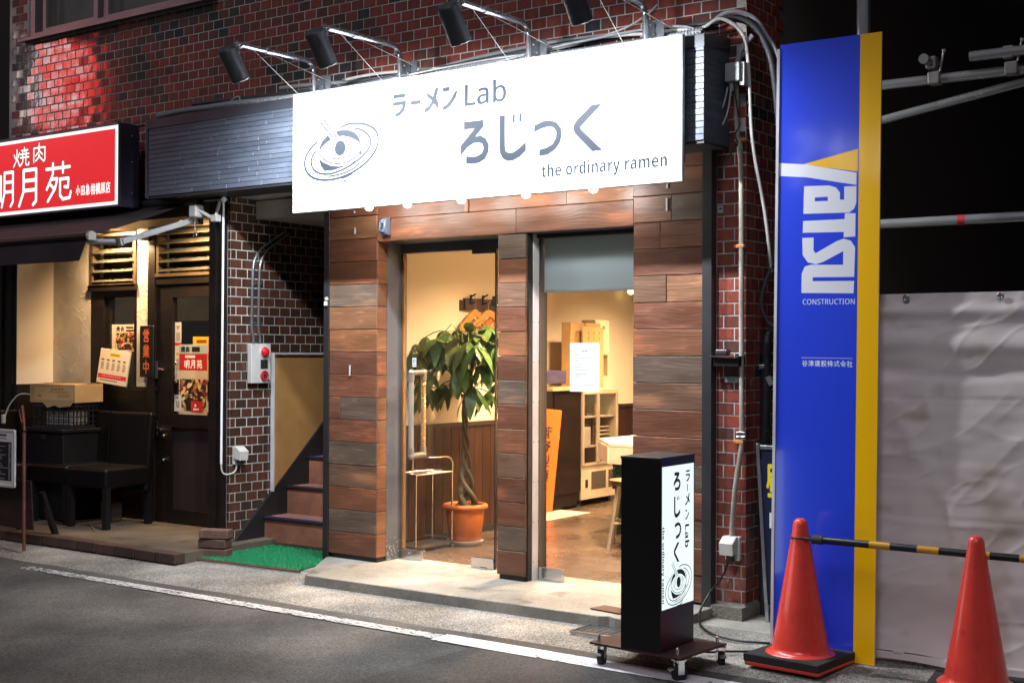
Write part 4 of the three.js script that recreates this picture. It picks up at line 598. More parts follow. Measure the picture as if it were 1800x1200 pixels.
{
  const pipe = (a, b, l, r = 0.0243) => one('scaffold_pipe', mg(rod(a, b, r, 18)), M([0.40, 0.41, 0.40], 0.42, { metalness: 0.6, roughnessMap: T.smear }), l, 'scaffold pipe', 'scaffold pipes behind the hoarding');
  pipe([1.9, 2.80, 0.02], [5, 2.785, 0.02], 'long level scaffold pipe at the top right behind the blue sign board'); pipe([1.9, 2.105, 0.02], [5, 2.10, 0.02], 'level scaffold pipe with red tape just above the white sheet');
  pipe([2.60, 2.875, -0.06], [2.60, 2.875, 0.15], 'short scaffold pipe end pointing at the street on the top level pipe'); pipe([2.80, 2.872, 0.08], [4.4, 2.862, 0.08], 'short scaffold pipe lying above the top level pipe at the picture edge'); pipe([2.30, 2.63, -0.04], [3.6, 2.84, -0.04], 'slanting scaffold brace below the top level pipe', 0.0215);
  pipe([3.9, 0, -0.03], [3.9, 5, -0.03], 'upright scaffold pipe outside the picture on the right');
  [[2.62, 2.825, 0.035, 'scaffold clamp joining the short pipe end to the top level pipe'], [2.985, 2.825, 0.05, 'scaffold clamp at the right picture edge on the top level pipe']].forEach(([x, y, z, l]) => {
    const t = thing('scaffold_clamp', l, 'clamp', [x, y, z], 'scaffold clamps');
    part(t, 'jaw', mg(rb(0.058, 0.062, 0.066, 0.008, 0, -0.028, 0), rb(0.05, 0.06, 0.05, 0.008, -0.01, 0.045, 0.02)), tone([0.35, 0.34, 0.31], 0.5, { metalness: 0.5 })); part(t, 'bolt', mg(rod([0.03, 0.0, 0.02], [0.05, 0.09, 0.03], 0.006, 8), cy(0.011, 0.011, 0.012, 0.052, 0.095, 0.03, 0, 0, 0, 6)), screw);
  });
  one('tape_band', mg(cy(0.0252, 0.0252, 0.035, 2.745, 2.1035, 0.02, 0, 0, Math.PI / 2)), tone([0.62, 0.03, 0.04], 0.5), 'red tape wound round the lower scaffold pipe', 'tape');
  const t = thing('dark_building', 'unlit building standing far behind the scaffold at the right', 'building', [0, 0, 0]); const gm = tone([0.07, 0.07, 0.072], 0.9);
  part(t, 'wall', mg(b6(-2, 14, 0, 14, -11, -9)), gm); for (let i = 0; i < 4; i++) part(t, 'pilaster', b6(1.9 + i * 2.3, 2.15 + i * 2.3, 0, 12, -9, -8.85), gm); part(t, 'side_wall', b6(9, 14, 0, 12, -7, -1), gm);
  part(t, 'ledge', mg(b6(1.6, 8, 3.1, 3.25, -9, -8.7)), gm);
  const d = thing('site_deck', 'planked deck of the building site overhead, above the top right of the picture', 'deck'); for (let i = 0; i < 9; i++) part(d, 'deck_board', b6(1.62, 14, 4.75, 4.80, -9 + i * 1.04, -8.0 + i * 1.04 + 0.03 * (i < 0 ? 1 : 0)), gm); part(d, 'beam', mg(b6(1.62, 14, 4.45, 4.75, 0.1, 0.25), b6(1.62, 14, 4.45, 4.75, -4, -3.85)), gm);
}
const bars = (g, x, y, n, l, s, c) => { g.fillStyle = c; for (let i = 0; i < n; i++) g.fillRect(x, y + i * s * 1.8, l * (0.6 + 0.4 * hash(i, l | 0, 9)), s); };

// ---------------------------------------------------------------- grilled meat restaurant on the left
{
  const t = thing('restaurant_front', 'dark wooden entrance of the grilled meat restaurant with cream plaster walls', 'restaurant front');
  const dw = darkWood;
  part(t, 'corner_post', mg(b6(-2.57, -2.50, 0.04, 2.56, -0.34, 0.045), b6(-2.497, -2.455, 0.04, 2.56, -0.34, 0.03), b6(-2.452, -2.43, 0.04, 2.56, -0.34, 0.04)), dw);
  part(t, 'end_post', mg(b6(-5.40, -5.22, 0.04, 2.6, -0.4, -0.02), b6(-5.21, -5.10, 0.04, 2.6, -0.4, -0.04), b6(-5.095, -5.045, 0.04, 2.6, -0.4, -0.05)), dw);
  part(t, 'plaster_wall', mg(b6(-5.16, -5.04, 1.178, 2.44, -0.45, -0.052)), cream, 'smooth cream side wall of the porch'); part(t, 'dado', mg(b6(-5.16, -5.04, 0.09, 1.17, -0.45, -0.052)), dw);
  part(t, 'plaster_wall', mg(b6(-5.04, -4.525, 1.14, 2.44, -0.52, -0.4)), stucco, 'rough cream plaster left of the porch window'); part(t, 'plaster_wall', mg(b6(-3.93, -3.775, 1.17, 2.44, -0.52, -0.398)), stucco, 'bright strip of cream plaster beside the door');
  part(t, 'dado', mg(b6(-5.04, -3.66, 0.09, 1.14, -0.5, -0.402), b6(-4.525, -3.66, 1.14, 1.172, -0.5, -0.385)), dw);
  part(t, 'soffit', mg(b6(-5.4, -2.43, 2.44, 2.52, -0.6, 0.04)), tone([0.10, 0.065, 0.04], 0.6)); part(t, 'lintel', mg(b6(-5.4, -2.43, 2.52, 2.62, -0.6, 0.03), b6(-3.775, -3.69, 0.10, 2.44, -0.5, -0.38)), dw);
  const w = new THREE.Group(); w.name = 'window'; t.add(w);
  part(w, 'frame', mg(b6(-4.525, -4.36, 1.172, 1.95, -0.5, -0.40), b6(-4.36, -4.30, 1.172, 1.93, -0.47, -0.42), b6(-3.96, -3.93, 1.172, 1.95, -0.5, -0.395), b6(-4.36, -3.96, 1.90, 1.95, -0.5, -0.40), b6(-4.54, -3.92, 1.95, 2.0, -0.5, -0.375)), dw); part(w, 'pane', mg(b6(-4.30, -3.96, 1.172, 1.90, -0.45, -0.444)), glass);
  const louver = (x0, x1, y0, y1, n) => {
    const l = new THREE.Group(); l.name = 'louvre_window'; t.add(l); const lm = tone([0.17, 0.12, 0.065], 0.4, { metalness: 0.3 });
    part(l, 'frame', mg(b6(x0, x0 + 0.035, y0, y1, -0.46, -0.385), b6(x1 - 0.035, x1, y0, y1, -0.46, -0.385), b6(x0, x1, y0 - 0.025, y0, -0.46, -0.375), b6(x0, x1, y1, y1 + 0.02, -0.46, -0.385)), lm);
    for (let i = 0; i < n; i++) { const y = y0 + (i + 0.5) * (y1 - y0) / n, s = part(l, 'louvre_slat', bx(x1 - x0 - 0.07, 0.004, 0.075, (x0 + x1) / 2, y, -0.41, 0.5), M([0.12, 0.12, 0.09], 0.15, { phys: true, transmission: 0.3 })); part(s, 'slat_edge', bx(x1 - x0 - 0.06, 0.006, 0.008, (x0 + x1) / 2, y - 0.018, -0.376), lm); }
    part(l, 'backing', mg(b6(x0, x1, y0, y1, -0.53, -0.52)), tone([0.05, 0.04, 0.032], 0.7));
  };
  louver(-4.52, -3.935, 2.005, 2.40, 5); louver(-3.685, -2.60, 2.07, 2.43, 5);
  part(t, 'transom', mg(b6(-3.69, -2.57, 1.985, 2.045, -0.5, -0.385)), dw);
  const d = new THREE.Group(); d.name = 'door'; t.add(d);
  part(d, 'frame', mg(b6(-3.69, -3.50, 0.11, 1.985, -0.45, -0.40), b6(-2.85, -2.57, 0.11, 1.985, -0.45, -0.40), b6(-3.50, -2.85, 1.88, 1.985, -0.45, -0.40), b6(-3.50, -2.85, 0.86, 0.965, -0.45, -0.40), b6(-3.50, -2.85, 0.11, 0.22, -0.45, -0.40)), dw); part(d, 'lower_panel', mg(b6(-3.50, -2.85, 0.22, 0.86, -0.44, -0.42)), tone([0.03, 0.02, 0.024], 0.5)); part(d, 'pane', mg(b6(-3.50, -2.85, 0.965, 1.88, -0.43, -0.424)), glass);
  part(d, 'handle', mg(rb(0.035, 0.14, 0.02, 0.004, -3.66, 1.31, -0.385), rod([-3.645, 1.315, -0.38], [-3.56, 1.315, -0.36], 0.009)), steel); part(d, 'handle', mg(rb(0.03, 0.12, 0.02, 0.004, -3.66, 0.84, -0.385), cy(0.016, 0.016, 0.04, -3.61, 0.835, -0.38, Math.PI / 2)), steel);
  for (const y of [0.60, 0.79, 1.22, 1.36]) part(d, 'handle', sp(0.014, y > 1 ? -3.44 : -3.58, y, -0.39, 10), chrome);
  part(t, 'room', mg(b6(-5.0, -2.45, 0, 0.1, -2.6, -0.5), b6(-5.0, -2.45, 2.45, 2.55, -2.6, -0.55), b6(-5.1, -5.0, 0, 2.5, -2.6, -0.5), b6(-2.6, -2.52, 0, 2.5, -2.6, -0.5)), tone([0.30, 0.26, 0.20], 0.8)); part(t, 'room_wall', mg(b6(-5.0, -2.5, 0.1, 2.45, -2.6, -2.5)), tone([0.36, 0.32, 0.24], 0.8));
  part(t, 'room_screen', mg(b6(-4.7, -3.75, 0.1, 1.72, -1.2, -1.15)), tone([0.08, 0.065, 0.055], 0.6));
  const k = thing('porch_step', 'low porch step of the restaurant edged with dark red bricks', 'step'); const sm = M([0.22, 0.18, 0.14], 0.8, { map: T.concrete, bumpMap: T.pebbleBump, bumpScale: 0.0015 });
  part(k, 'paving', mg(b6(-9, -2.24, 0.02, 0.105, -0.42, 0.53)), sm); const bm = [[0.13, 0.075, 0.055], [0.16, 0.085, 0.06], [0.11, 0.06, 0.05]].map((c) => M(c, 0.8, { map: T.grit }));
  for (let i = 0; i < 16; i++) { const o = part(k, 'brick', off(rb(0.207, 0.068, 0.10, 0.006, 0, 0, 0), rnd(), rnd()), pick(bm)); o.position.set(-2.345 - i * 0.212, 0.072 + rr(-0.002, 0.002), 0.565 + rr(-0.003, 0.003)); o.rotation.y = rr(-0.01, 0.01); }
  [['reddish loose brick at the bottom of the little stack by the green mat', -2.20, 0.081], ['dark loose brick in the middle of the little stack by the green mat', -2.205, 0.147], ['light loose brick on top of the little stack by the green mat', -2.195, 0.213]].forEach(([l, x, y], i) => { const o = one('loose_brick', off(rb(0.21, 0.061, 0.10, 0.008, 0, 0, 0), i * 0.4, i * 0.7), M([[0.26, 0.16, 0.125], [0.24, 0.125, 0.10], [0.34, 0.195, 0.155]][i], 0.85, { map: T.grit, bumpMap: T.pebbleBump, bumpScale: 0.003 }), l, 'brick', 'loose bricks stacked by the mat'); o.position.set(x, y, 0.30); o.rotation.y = [0.35, 0.3, 0.42][i]; });
  for (const [x, z, l] of [[-4.11, -0.22, 'round recessed porch light above the bright plaster strip'], [-3.02, -0.12, 'round recessed porch light above the restaurant door']]) {
    const q = thing('porch_light', l, 'downlight', [x, 2.438, z], 'porch downlights'); part(q, 'ring', to(0.05, 0.006, 0, 0, 0, Math.PI / 2), tone([0.5, 0.42, 0.3], 0.4)); part(q, 'lamp', cy(0.045, 0.045, 0.004, 0, -0.001, 0), M([0.9, 0.8, 0.6], 0.4, { emissive: new THREE.Color(1, 0.66, 0.30), emissiveIntensity: 2.5 }));
    const s = new THREE.SpotLight(0xffd3a0, 13, 0, 1.35, 0.9, 2); s.position.set(x, 2.425, z); s.target.position.set(x, 1.6, z - 0.9); s.castShadow = true; s.shadow.radius = 2; scene.add(s, s.target);
  }
  { const q = thing('spot_fitting', 'small glaring spotlight fitting at the top of the bright plaster strip', 'lamp', [-3.80, 2.36, -0.36]); part(q, 'case', rb(0.05, 0.05, 0.06, 0.006, 0.02, 0, 0.02), whitePlastic); part(q, 'lamp', rb(0.03, 0.012, 0.03, 0.003, 0.0, -0.03, 0.02), M([1, 0.9, 0.7], 0.4, { emissive: new THREE.Color(1, 0.75, 0.4), emissiveIntensity: 5 })); const l = new THREE.SpotLight(0xffc987, 1.8, 0, 1.35, 0.8, 2); l.position.set(-3.80, 2.315, -0.335); l.target.position.set(-3.86, 1.2, -0.42); l.castShadow = true; scene.add(l, l.target); }
  { const q = thing('tube_light', 'lit fluorescent tube inside the restaurant seen through the porch window', 'lamp', [-4.35, 1.99, -1.0]); part(q, 'tube', cy(0.013, 0.013, 0.6, 0, 0, 0, 0, 0, Math.PI / 2), M([0.9, 0.95, 0.9], 0.4, { emissive: new THREE.Color(0.85, 1, 0.9), emissiveIntensity: 1.6 })); part(q, 'batten', rb(0.64, 0.03, 0.05, 0.006, 0, 0.03, 0), whitePlastic); }
  { const l = new THREE.PointLight(0xffe0b4, 0.75); l.position.set(-3.6, 2.30, -1.7); l.castShadow = true; scene.add(l); const q = thing('ceiling_lamp', 'round ceiling lamp inside the restaurant behind the door', 'lamp', [-3.6, 2.40, -1.7]); part(q, 'shade', lathe([[0, -0.05], [0.09, -0.04], [0.12, 0], [0.12, 0.04], [0, 0.045]]), M([0.9, 0.85, 0.7], 0.5, { emissive: new THREE.Color(1, 0.8, 0.5), emissiveIntensity: 1.2 })); }
}
{ const t = thing('neighbour_building', 'unlit wall of the next building at the left picture edge', 'building'); part(t, 'wall', mg(b6(-14, -5.24, 2.62, 10, -4, -0.7)), M([0.01, 0.01, 0.01], 0.9)); part(t, 'gutter_pipe', mg(rod([-5.19, 2.7, -0.12], [-5.19, 10, -0.12], 0.03)), dark); }
{ // lit red sign
  const WW = 2.6, H = 0.585, k = 2048 / 2600;
  const draw = (glow) => canvas(2048, Math.round(585 * k), (g, w, h) => {
    g.fillStyle = glow ? '#f4fff8' : '#d8d8d4'; g.fillRect(0, 0, w, h); const x1 = w - 46 * k; g.fillStyle = glow ? '#d6282f' : '#b8141f'; g.fillRect(0, 26 * k, x1, h - 52 * k);
    const put2 = (ch, x, y, s, t, lw) => { ink(g, ch, x * k, y * k, s * k, t * k, (lw + 9) * k, '#3a0a0c'); ink(g, ch, x * k, y * k, s * k, t * k, lw * k, '#fbfff9'); };
    put2('焼', 1270, 58, 225, 165, 15); put2('肉', 1522, 42, 205, 165, 16); put2('明', 1005, 215, 300, 320, 27); put2('月', 1335, 222, 315, 318, 31); put2('苑', 1690, 212, 350, 310, 27);
    [...'小田急相模原店'].forEach((c, i) => ink(g, c, (2088 + i * 60) * k, 410 * k, 52 * k, 86 * k, 9 * k, '#fbfff9'));
  });
  const t = thing('restaurant_sign', 'long lit red sign with white brush lettering above the restaurant awning', 'sign', [-4.555, 2.825, 0.30]);
  part(t, 'case', mg(bx(WW, H + 0.03, 0.17, 0, 0, -0.09)), tone([0.055, 0.05, 0.085], 0.4)); part(t, 'lit_face', put(new THREE.PlaneGeometry(WW - 0.004, H), 0, 0, 0.002), M([0.8, 0.8, 0.8], 0.3, { map: draw(false), emissive: 0xffffff, emissiveMap: draw(true), emissiveIntensity: 0.85 }));
  part(t, 'lip', mg(bx(WW, 0.012, 0.03, 0, H / 2 + 0.012, 0.004), bx(0.008, H + 0.03, 0.02, WW / 2, 0, 0)), tone([0.09, 0.085, 0.12], 0.4));
  for (const y of [0.22, 0.03, -0.2]) part(t, 'screw', sp(0.005, WW / 2 + 0.001, y, -0.11, 8), screw);
  const a = new THREE.RectAreaLight(0xffb0a8, 0.2, WW, H); a.position.set(0, 0, 0.01); a.rotation.y = Math.PI; t.add(a);
  const sp2 = []; for (let i = 0; i < 60; i++) sp2.push(bx(0.003, 0.03, 0.003, -4.1 + i * 0.015, 3.15, 0.12, 0, 0, rr(-0.2, 0.2)));
  one('bird_spikes', mg(sp2, b6(-4.2, -3.2, 3.13, 3.136, 0.1, 0.14)), dark, 'row of small dark bird spikes above the lit red sign', 'spikes');
}
{ // awning
  const t = thing('awning', 'dark folding canvas awning sloping out under the lit red sign', 'awning'); const cl = M([0.028, 0.026, 0.03], 0.8, { map: T.soft, side: THREE.DoubleSide });
  const g = new THREE.PlaneGeometry(3.6, 1, 60, 20), p = g.attributes.position;
  for (let i = 0; i < p.count; i++) { const x = p.getX(i) - 4.59, s = 0.5 - p.getY(i); p.setXYZ(i, x, 2.535 - 0.295 * s - 0.012 * Math.sin(s * 3.14) + 0.004 * Math.sin(x * 9 + s * 4) * s, 0.05 + 0.83 * s); }
  g.computeVertexNormals(); part(t, 'canopy', uvm(g), cl);
  const v = new THREE.PlaneGeometry(3.56, 0.175, 80, 6), q = v.attributes.position; for (let i = 0; i < q.count; i++) { const x = q.getX(i), s = 0.5 - q.getY(i) / 0.175; let X = x - 4.60; if (x > 1.5) X -= s * 0.10 * (x - 1.5) / 0.28; q.setXYZ(i, X, 2.235 - 0.165 * s, 0.885 + 0.006 * Math.sin(x * 7) * s); } v.computeVertexNormals(); part(t, 'valance', uvm(v), cl);
  part(t, 'front_bar', mg(rod([-6.3, 2.236, 0.882], [-2.80, 2.236, 0.882], 0.026, 14)), dark); part(t, 'bar_cap', mg(rod([-2.81, 2.236, 0.882], [-2.785, 2.236, 0.882], 0.032, 14), bx(0.02, 0.05, 0.06, -2.79, 2.232, 0.882)), whitePlastic);
  part(t, 'roller', mg(rod([-6.3, 2.55, 0.05], [-2.68, 2.55, 0.05], 0.036, 14)), dark);
  part(t, 'arm', rb(0.04, 0.04, 0.73, 0.008, -2.672, 2.305, 0.40, 0.30, 0.05, 0), tone([0.62, 0.65, 0.68], 0.35, { metalness: 0.3 })); part(t, 'arm', mg(rod([-2.652, 2.196, 0.755], [-2.86, 2.20, 0.86], 0.019, 12)), tone([0.60, 0.62, 0.65], 0.35, { metalness: 0.3 })); part(t, 'elbow', mg(cy(0.026, 0.026, 0.05, -2.655, 2.196, 0.755, 0.3), rb(0.05, 0.06, 0.06, 0.008, -2.67, 2.40, 0.06)), zinc);
  part(t, 'gear_box', mg(rb(0.075, 0.09, 0.08, 0.012, -2.60, 2.455, 0.14), rod([-2.57, 2.46, 0.14], [-2.47, 2.40, 0.10], 0.012, 10), rb(0.06, 0.05, 0.05, 0.006, -2.44, 2.40, 0.10), rod([-2.44, 2.42, 0.1], [-2.44, 2.53, 0.06], 0.012, 8), bx(0.2, 0.01, 0.05, -2.5, 2.535, 0.05)), tone([0.50, 0.51, 0.49], 0.45)); part(t, 'crank_eye', mg(rod([-2.60, 2.41, 0.15], [-2.60, 2.30, 0.15], 0.007, 8), to(0.016, 0.005, -2.60, 2.285, 0.15)), steel);
  one('conduit', mg(rod([-2.405, 2.52, 0.06], [-2.415, 0.66, 0.06], 0.0085, 12), sp(0.022, -2.405, 2.535, 0.06)), M([0.78, 0.80, 0.82], 0.3), 'thin white rod conduit along the dark post left of the brick stairwell wall', 'conduit');
  one('cable', tube([[-2.415, 0.67, 0.06], [-2.412, 0.61, 0.055], [-2.40, 0.585, 0.03], [-2.375, 0.60, -0.03], [-2.37, 0.66, -0.05]], 0.006, 30, 6), cablePale, 'short pale cable from the rod conduit to the stairwell outlet', 'cable');
}
{
  const t = outlet('white covered outlet box on the brick stairwell wall above the mat', [0, 0, 0]); t.position.set(-2.385, 0.715, -0.055); t.rotation.y = Math.PI / 2;
  const a = thing('alarm_box', 'white fire alarm box with a red lamp and red call button on the stairwell bricks', 'alarm box', [-2.385, 1.37, -0.25], undefined, Math.PI / 2);
  part(a, 'case', rb(0.19, 0.285, 0.045, 0.005, 0, 0, 0.022), tone([0.62, 0.62, 0.58], 0.45)); part(a, 'lamp', mg(put(new THREE.SphereGeometry(0.038, 20, 12, 0, Math.PI * 2, 0, Math.PI / 2), 0.028, 0.083, 0.048, Math.PI / 2)), M([0.5, 0.01, 0.02], 0.12, { phys: true, clearcoat: 1 })); part(a, 'lamp_ring', to(0.04, 0.006, 0.028, 0.083, 0.046), tone([0.55, 0.54, 0.46], 0.4)); part(a, 'label_window', rb(0.07, 0.066, 0.004, 0.001, 0.028, -0.004, 0.046), tone([0.02, 0.03, 0.03], 0.2)); part(a, 'call_button', mg(cy(0.038, 0.038, 0.012, 0.028, -0.088, 0.048, Math.PI / 2, 0, 0, 32), to(0.032, 0.005, 0.028, -0.088, 0.055)), tone([0.50, 0.03, 0.035], 0.4)); part(a, 'button_core', mg(cy(0.012, 0.012, 0.006, 0.028, -0.088, 0.056, Math.PI / 2)), dark); part(a, 'key_hole', mg(cy(0.008, 0.008, 0.004, 0.075, -0.125, 0.046, Math.PI / 2)), dark);
  [[-0.20, 'left of the two grey conduits rising from the fire alarm box'], [-0.265, 'right of the two grey conduits rising from the fire alarm box']].forEach(([z, l]) => one('conduit', mg(tube([[-2.372, 1.51, z], [-2.372, 1.56, z], [-2.376, 1.64, z + 0.012], [-2.376, 1.98, z + 0.006], [-2.376, 2.10, z - 0.006], [-2.376, 2.19, z - 0.06], [-2.376, 2.24, z - 0.13], [-2.376, 2.34, z - 0.3]], 0.0115, 60, 10), rb(0.012, 0.014, 0.05, 0.003, -2.378, 1.665, z), rb(0.012, 0.014, 0.05, 0.003, -2.378, 1.95, z)), zinc, l, 'conduit', 'conduits above the alarm box'));
}
{ // papers and boards at the restaurant door
  const sheet = (name, label, x, y, w, h, z, paint, o = {}) => { const q = one(name, put(new THREE.PlaneGeometry(w, h)), M(0xffffff, 0.55, { map: canvas(Math.round(w * 1000), Math.round(h * 1000), paint), side: THREE.DoubleSide }), label, o.cat || 'poster'); q.position.set(x, y, z); q.rotation.set(o.rx || 0, o.ry || 0, o.rz || 0, 'YXZ'); return q; };
  const food = (g, x, y, w, h, s) => { g.fillStyle = '#2a1c16'; g.fillRect(x, y, w, h); for (let i = 0; i < 70; i++) { const r = hash(i, s, 1), u = hash(i, s, 2), v = hash(i, s, 3); g.fillStyle = ['#c9a24a', '#b0483a', '#e0cfa0', '#7d2f2a', '#d9b08c', '#8a8a3c', '#c46a3a'][Math.floor(r * 7)]; g.beginPath(); g.ellipse(x + u * w, y + v * h, w * (0.03 + 0.07 * hash(i, s, 4)), h * (0.03 + 0.05 * hash(i, s, 5)), r * 6, 0, 6.3); g.fill(); } g.fillStyle = '#2a1c16'; g.fillRect(x + w * 0.48, y, w * 0.03, h); g.fillRect(x, y + h * 0.5, w, h * 0.03); };
  sheet('poster', 'food poster with small dish photographs inside the porch window pane', -4.13, 1.565, 0.36, 0.20 + 0.02, -0.4405, (g, w, h) => { g.fillStyle = '#d8c8ac'; g.fillRect(0, 0, w, h); food(g, 60, 70, w - 70, h - 80, 3); inkRow(g, '焼肉', 66, 14, 44, 44, 12, 7, '#3a1614'); bars(g, 190, 20, 2, 150, 14, '#3a1614'); });
  const m = thing('menu_board', 'cream menu board with a yellow heading and red band leaning in the porch window', 'menu board', [-4.19, 1.325, -0.372]); m.rotation.set(-0.10, 0, 0.10 * -1.4); m.rotation.z = -0.09;
  part(m, 'board', rb(0.39, 0.285, 0.01, 0.003, 0, 0, -0.007), tone([0.55, 0.50, 0.42], 0.6)); part(m, 'print', put(new THREE.PlaneGeometry(0.385, 0.28)), M(0xffffff, 0.55, { map: canvas(385, 280, (g, w, h) => { g.fillStyle = '#dccfb8'; g.fillRect(0, 0, w, h); g.fillStyle = '#d8c81e'; g.fillRect(130, 28, 130, 28); g.fillStyle = '#6b4a12'; for (let i = 0; i < 6; i++) g.fillRect(140 + i * 19, 35, 13, 14); for (let i = 0; i < 5; i++) { bars(g, 26 + i * 70, 82, 1, 44, 12, '#4a4036'); bars(g, 30 + i * 70, 108, 7, 40, 5, '#6b6256'); } g.fillStyle = '#c43038'; g.fillRect(10, 204, w - 20, 36); g.fillStyle = '#e8a0a0'; for (let i = 0; i < 9; i++) g.fillRect(60 + i * 28, 215, 18, 8); bars(g, 40, 250, 1, 300, 9, '#5a7a50'); }) }));
  const e = thing('open_sign', 'vertical black wooden board with orange brush writing by the restaurant door', 'sign', [-3.77, 1.455, -0.365]); part(e, 'board', rb(0.16, 0.41, 0.022, 0.004, 0, 0, -0.013), dark); part(e, 'print', put(new THREE.PlaneGeometry(0.155, 0.405)), M(0xffffff, 0.5, { map: canvas(155, 405, (g, w, h) => { g.fillStyle = '#100c0a'; g.fillRect(0, 0, w, h); inkRow(g, '営業中', 34, 24, 84, 106, 18, 11, '#d2693a', true); }) }));
  sheet('poster', 'narrow white notice at the left edge of the restaurant door glass', -3.455, 1.46, 0.075, 0.45, -0.4225, (g, w, h) => { g.fillStyle = '#d9d0c0'; g.fillRect(0, 0, w, h); bars(g, 18, 30, 2, 44, 8, '#5a5246'); g.fillStyle = '#a9a18f'; g.fillRect(14, 80, 46, 70); g.fillStyle = '#d04048'; g.fillRect(0, 160, w, 24); bars(g, 12, 240, 1, 50, 20, '#c8b830'); bars(g, 12, 290, 9, 50, 6, '#8a8272'); });
  sheet('poster', 'yellow help wanted notice on the restaurant door glass', -3.15, 1.40, 0.26, 0.34, -0.4215, (g, w, h) => { g.fillStyle = '#e0b428'; g.fillRect(0, 0, w, h); bars(g, 40, 24, 1, 190, 26, '#8a4a10'); g.fillStyle = '#e29a90'; g.fillRect(36, 70, 170, 110); bars(g, 50, 80, 3, 140, 16, '#9a3030'); g.fillStyle = '#d8706a'; g.beginPath(); g.arc(200, 150, 38, 0, 6.3); g.fill(); });
  sheet('poster', 'tall restaurant poster with a red name band and dish photographs on the door glass', -3.275, 1.235, 0.33, 0.55, -0.4195, (g, w, h) => { g.fillStyle = '#c9b79c'; g.fillRect(0, 0, w, h); g.fillStyle = '#9fb0ac'; g.fillRect(4, 4, w - 8, 66); inkRow(g, '焼肉', 20, 14, 48, 48, 8, 9, '#14110f'); bars(g, 150, 18, 1, 150, 40, '#14110f'); g.fillStyle = '#b31c22'; g.fillRect(4, 72, w - 8, 130); bars(g, 70, 84, 1, 190, 20, '#f0d8d0'); inkRow(g, '明月苑', 62, 120, 62, 66, 10, 9, '#f4ece4'); food(g, 14, 270, w - 28, 250, 8); });
  const st = (l, x, w, h, c, paint) => sheet('sticker', l, x, 0.965 + h / 2 + 0.02, w, h, -0.4185, (g, W, H) => { g.fillStyle = c; g.fillRect(0, 0, W, H); paint(g, W, H); }, { cat: 'sticker' });
  st('white sticker at the lower left corner of the restaurant door glass', -3.45, 0.085, 0.13, '#d8d8d4', (g, w, h) => { g.strokeStyle = '#1c1c20'; g.lineWidth = 8; g.beginPath(); g.moveTo(30, 50); g.lineTo(30, 86); g.quadraticCurveTo(42, 104, 54, 86); g.lineTo(54, 50); g.stroke(); bars(g, 16, 16, 1, 52, 12, '#6a7a8a'); });
  st('red sticker at the foot of the restaurant door glass', -3.23, 0.13, 0.085, '#c8262c', (g) => { g.fillStyle = '#f4dcd8'; g.beginPath(); g.arc(50, 34, 12, 0, 6.3); g.fill(); bars(g, 26, 56, 1, 90, 14, '#f4dcd8'); });
  st('pale sticker at the lower right of the restaurant door glass', -3.07, 0.075, 0.09, '#d8c4ac', (g) => { bars(g, 14, 26, 2, 46, 12, '#c05030'); });
}
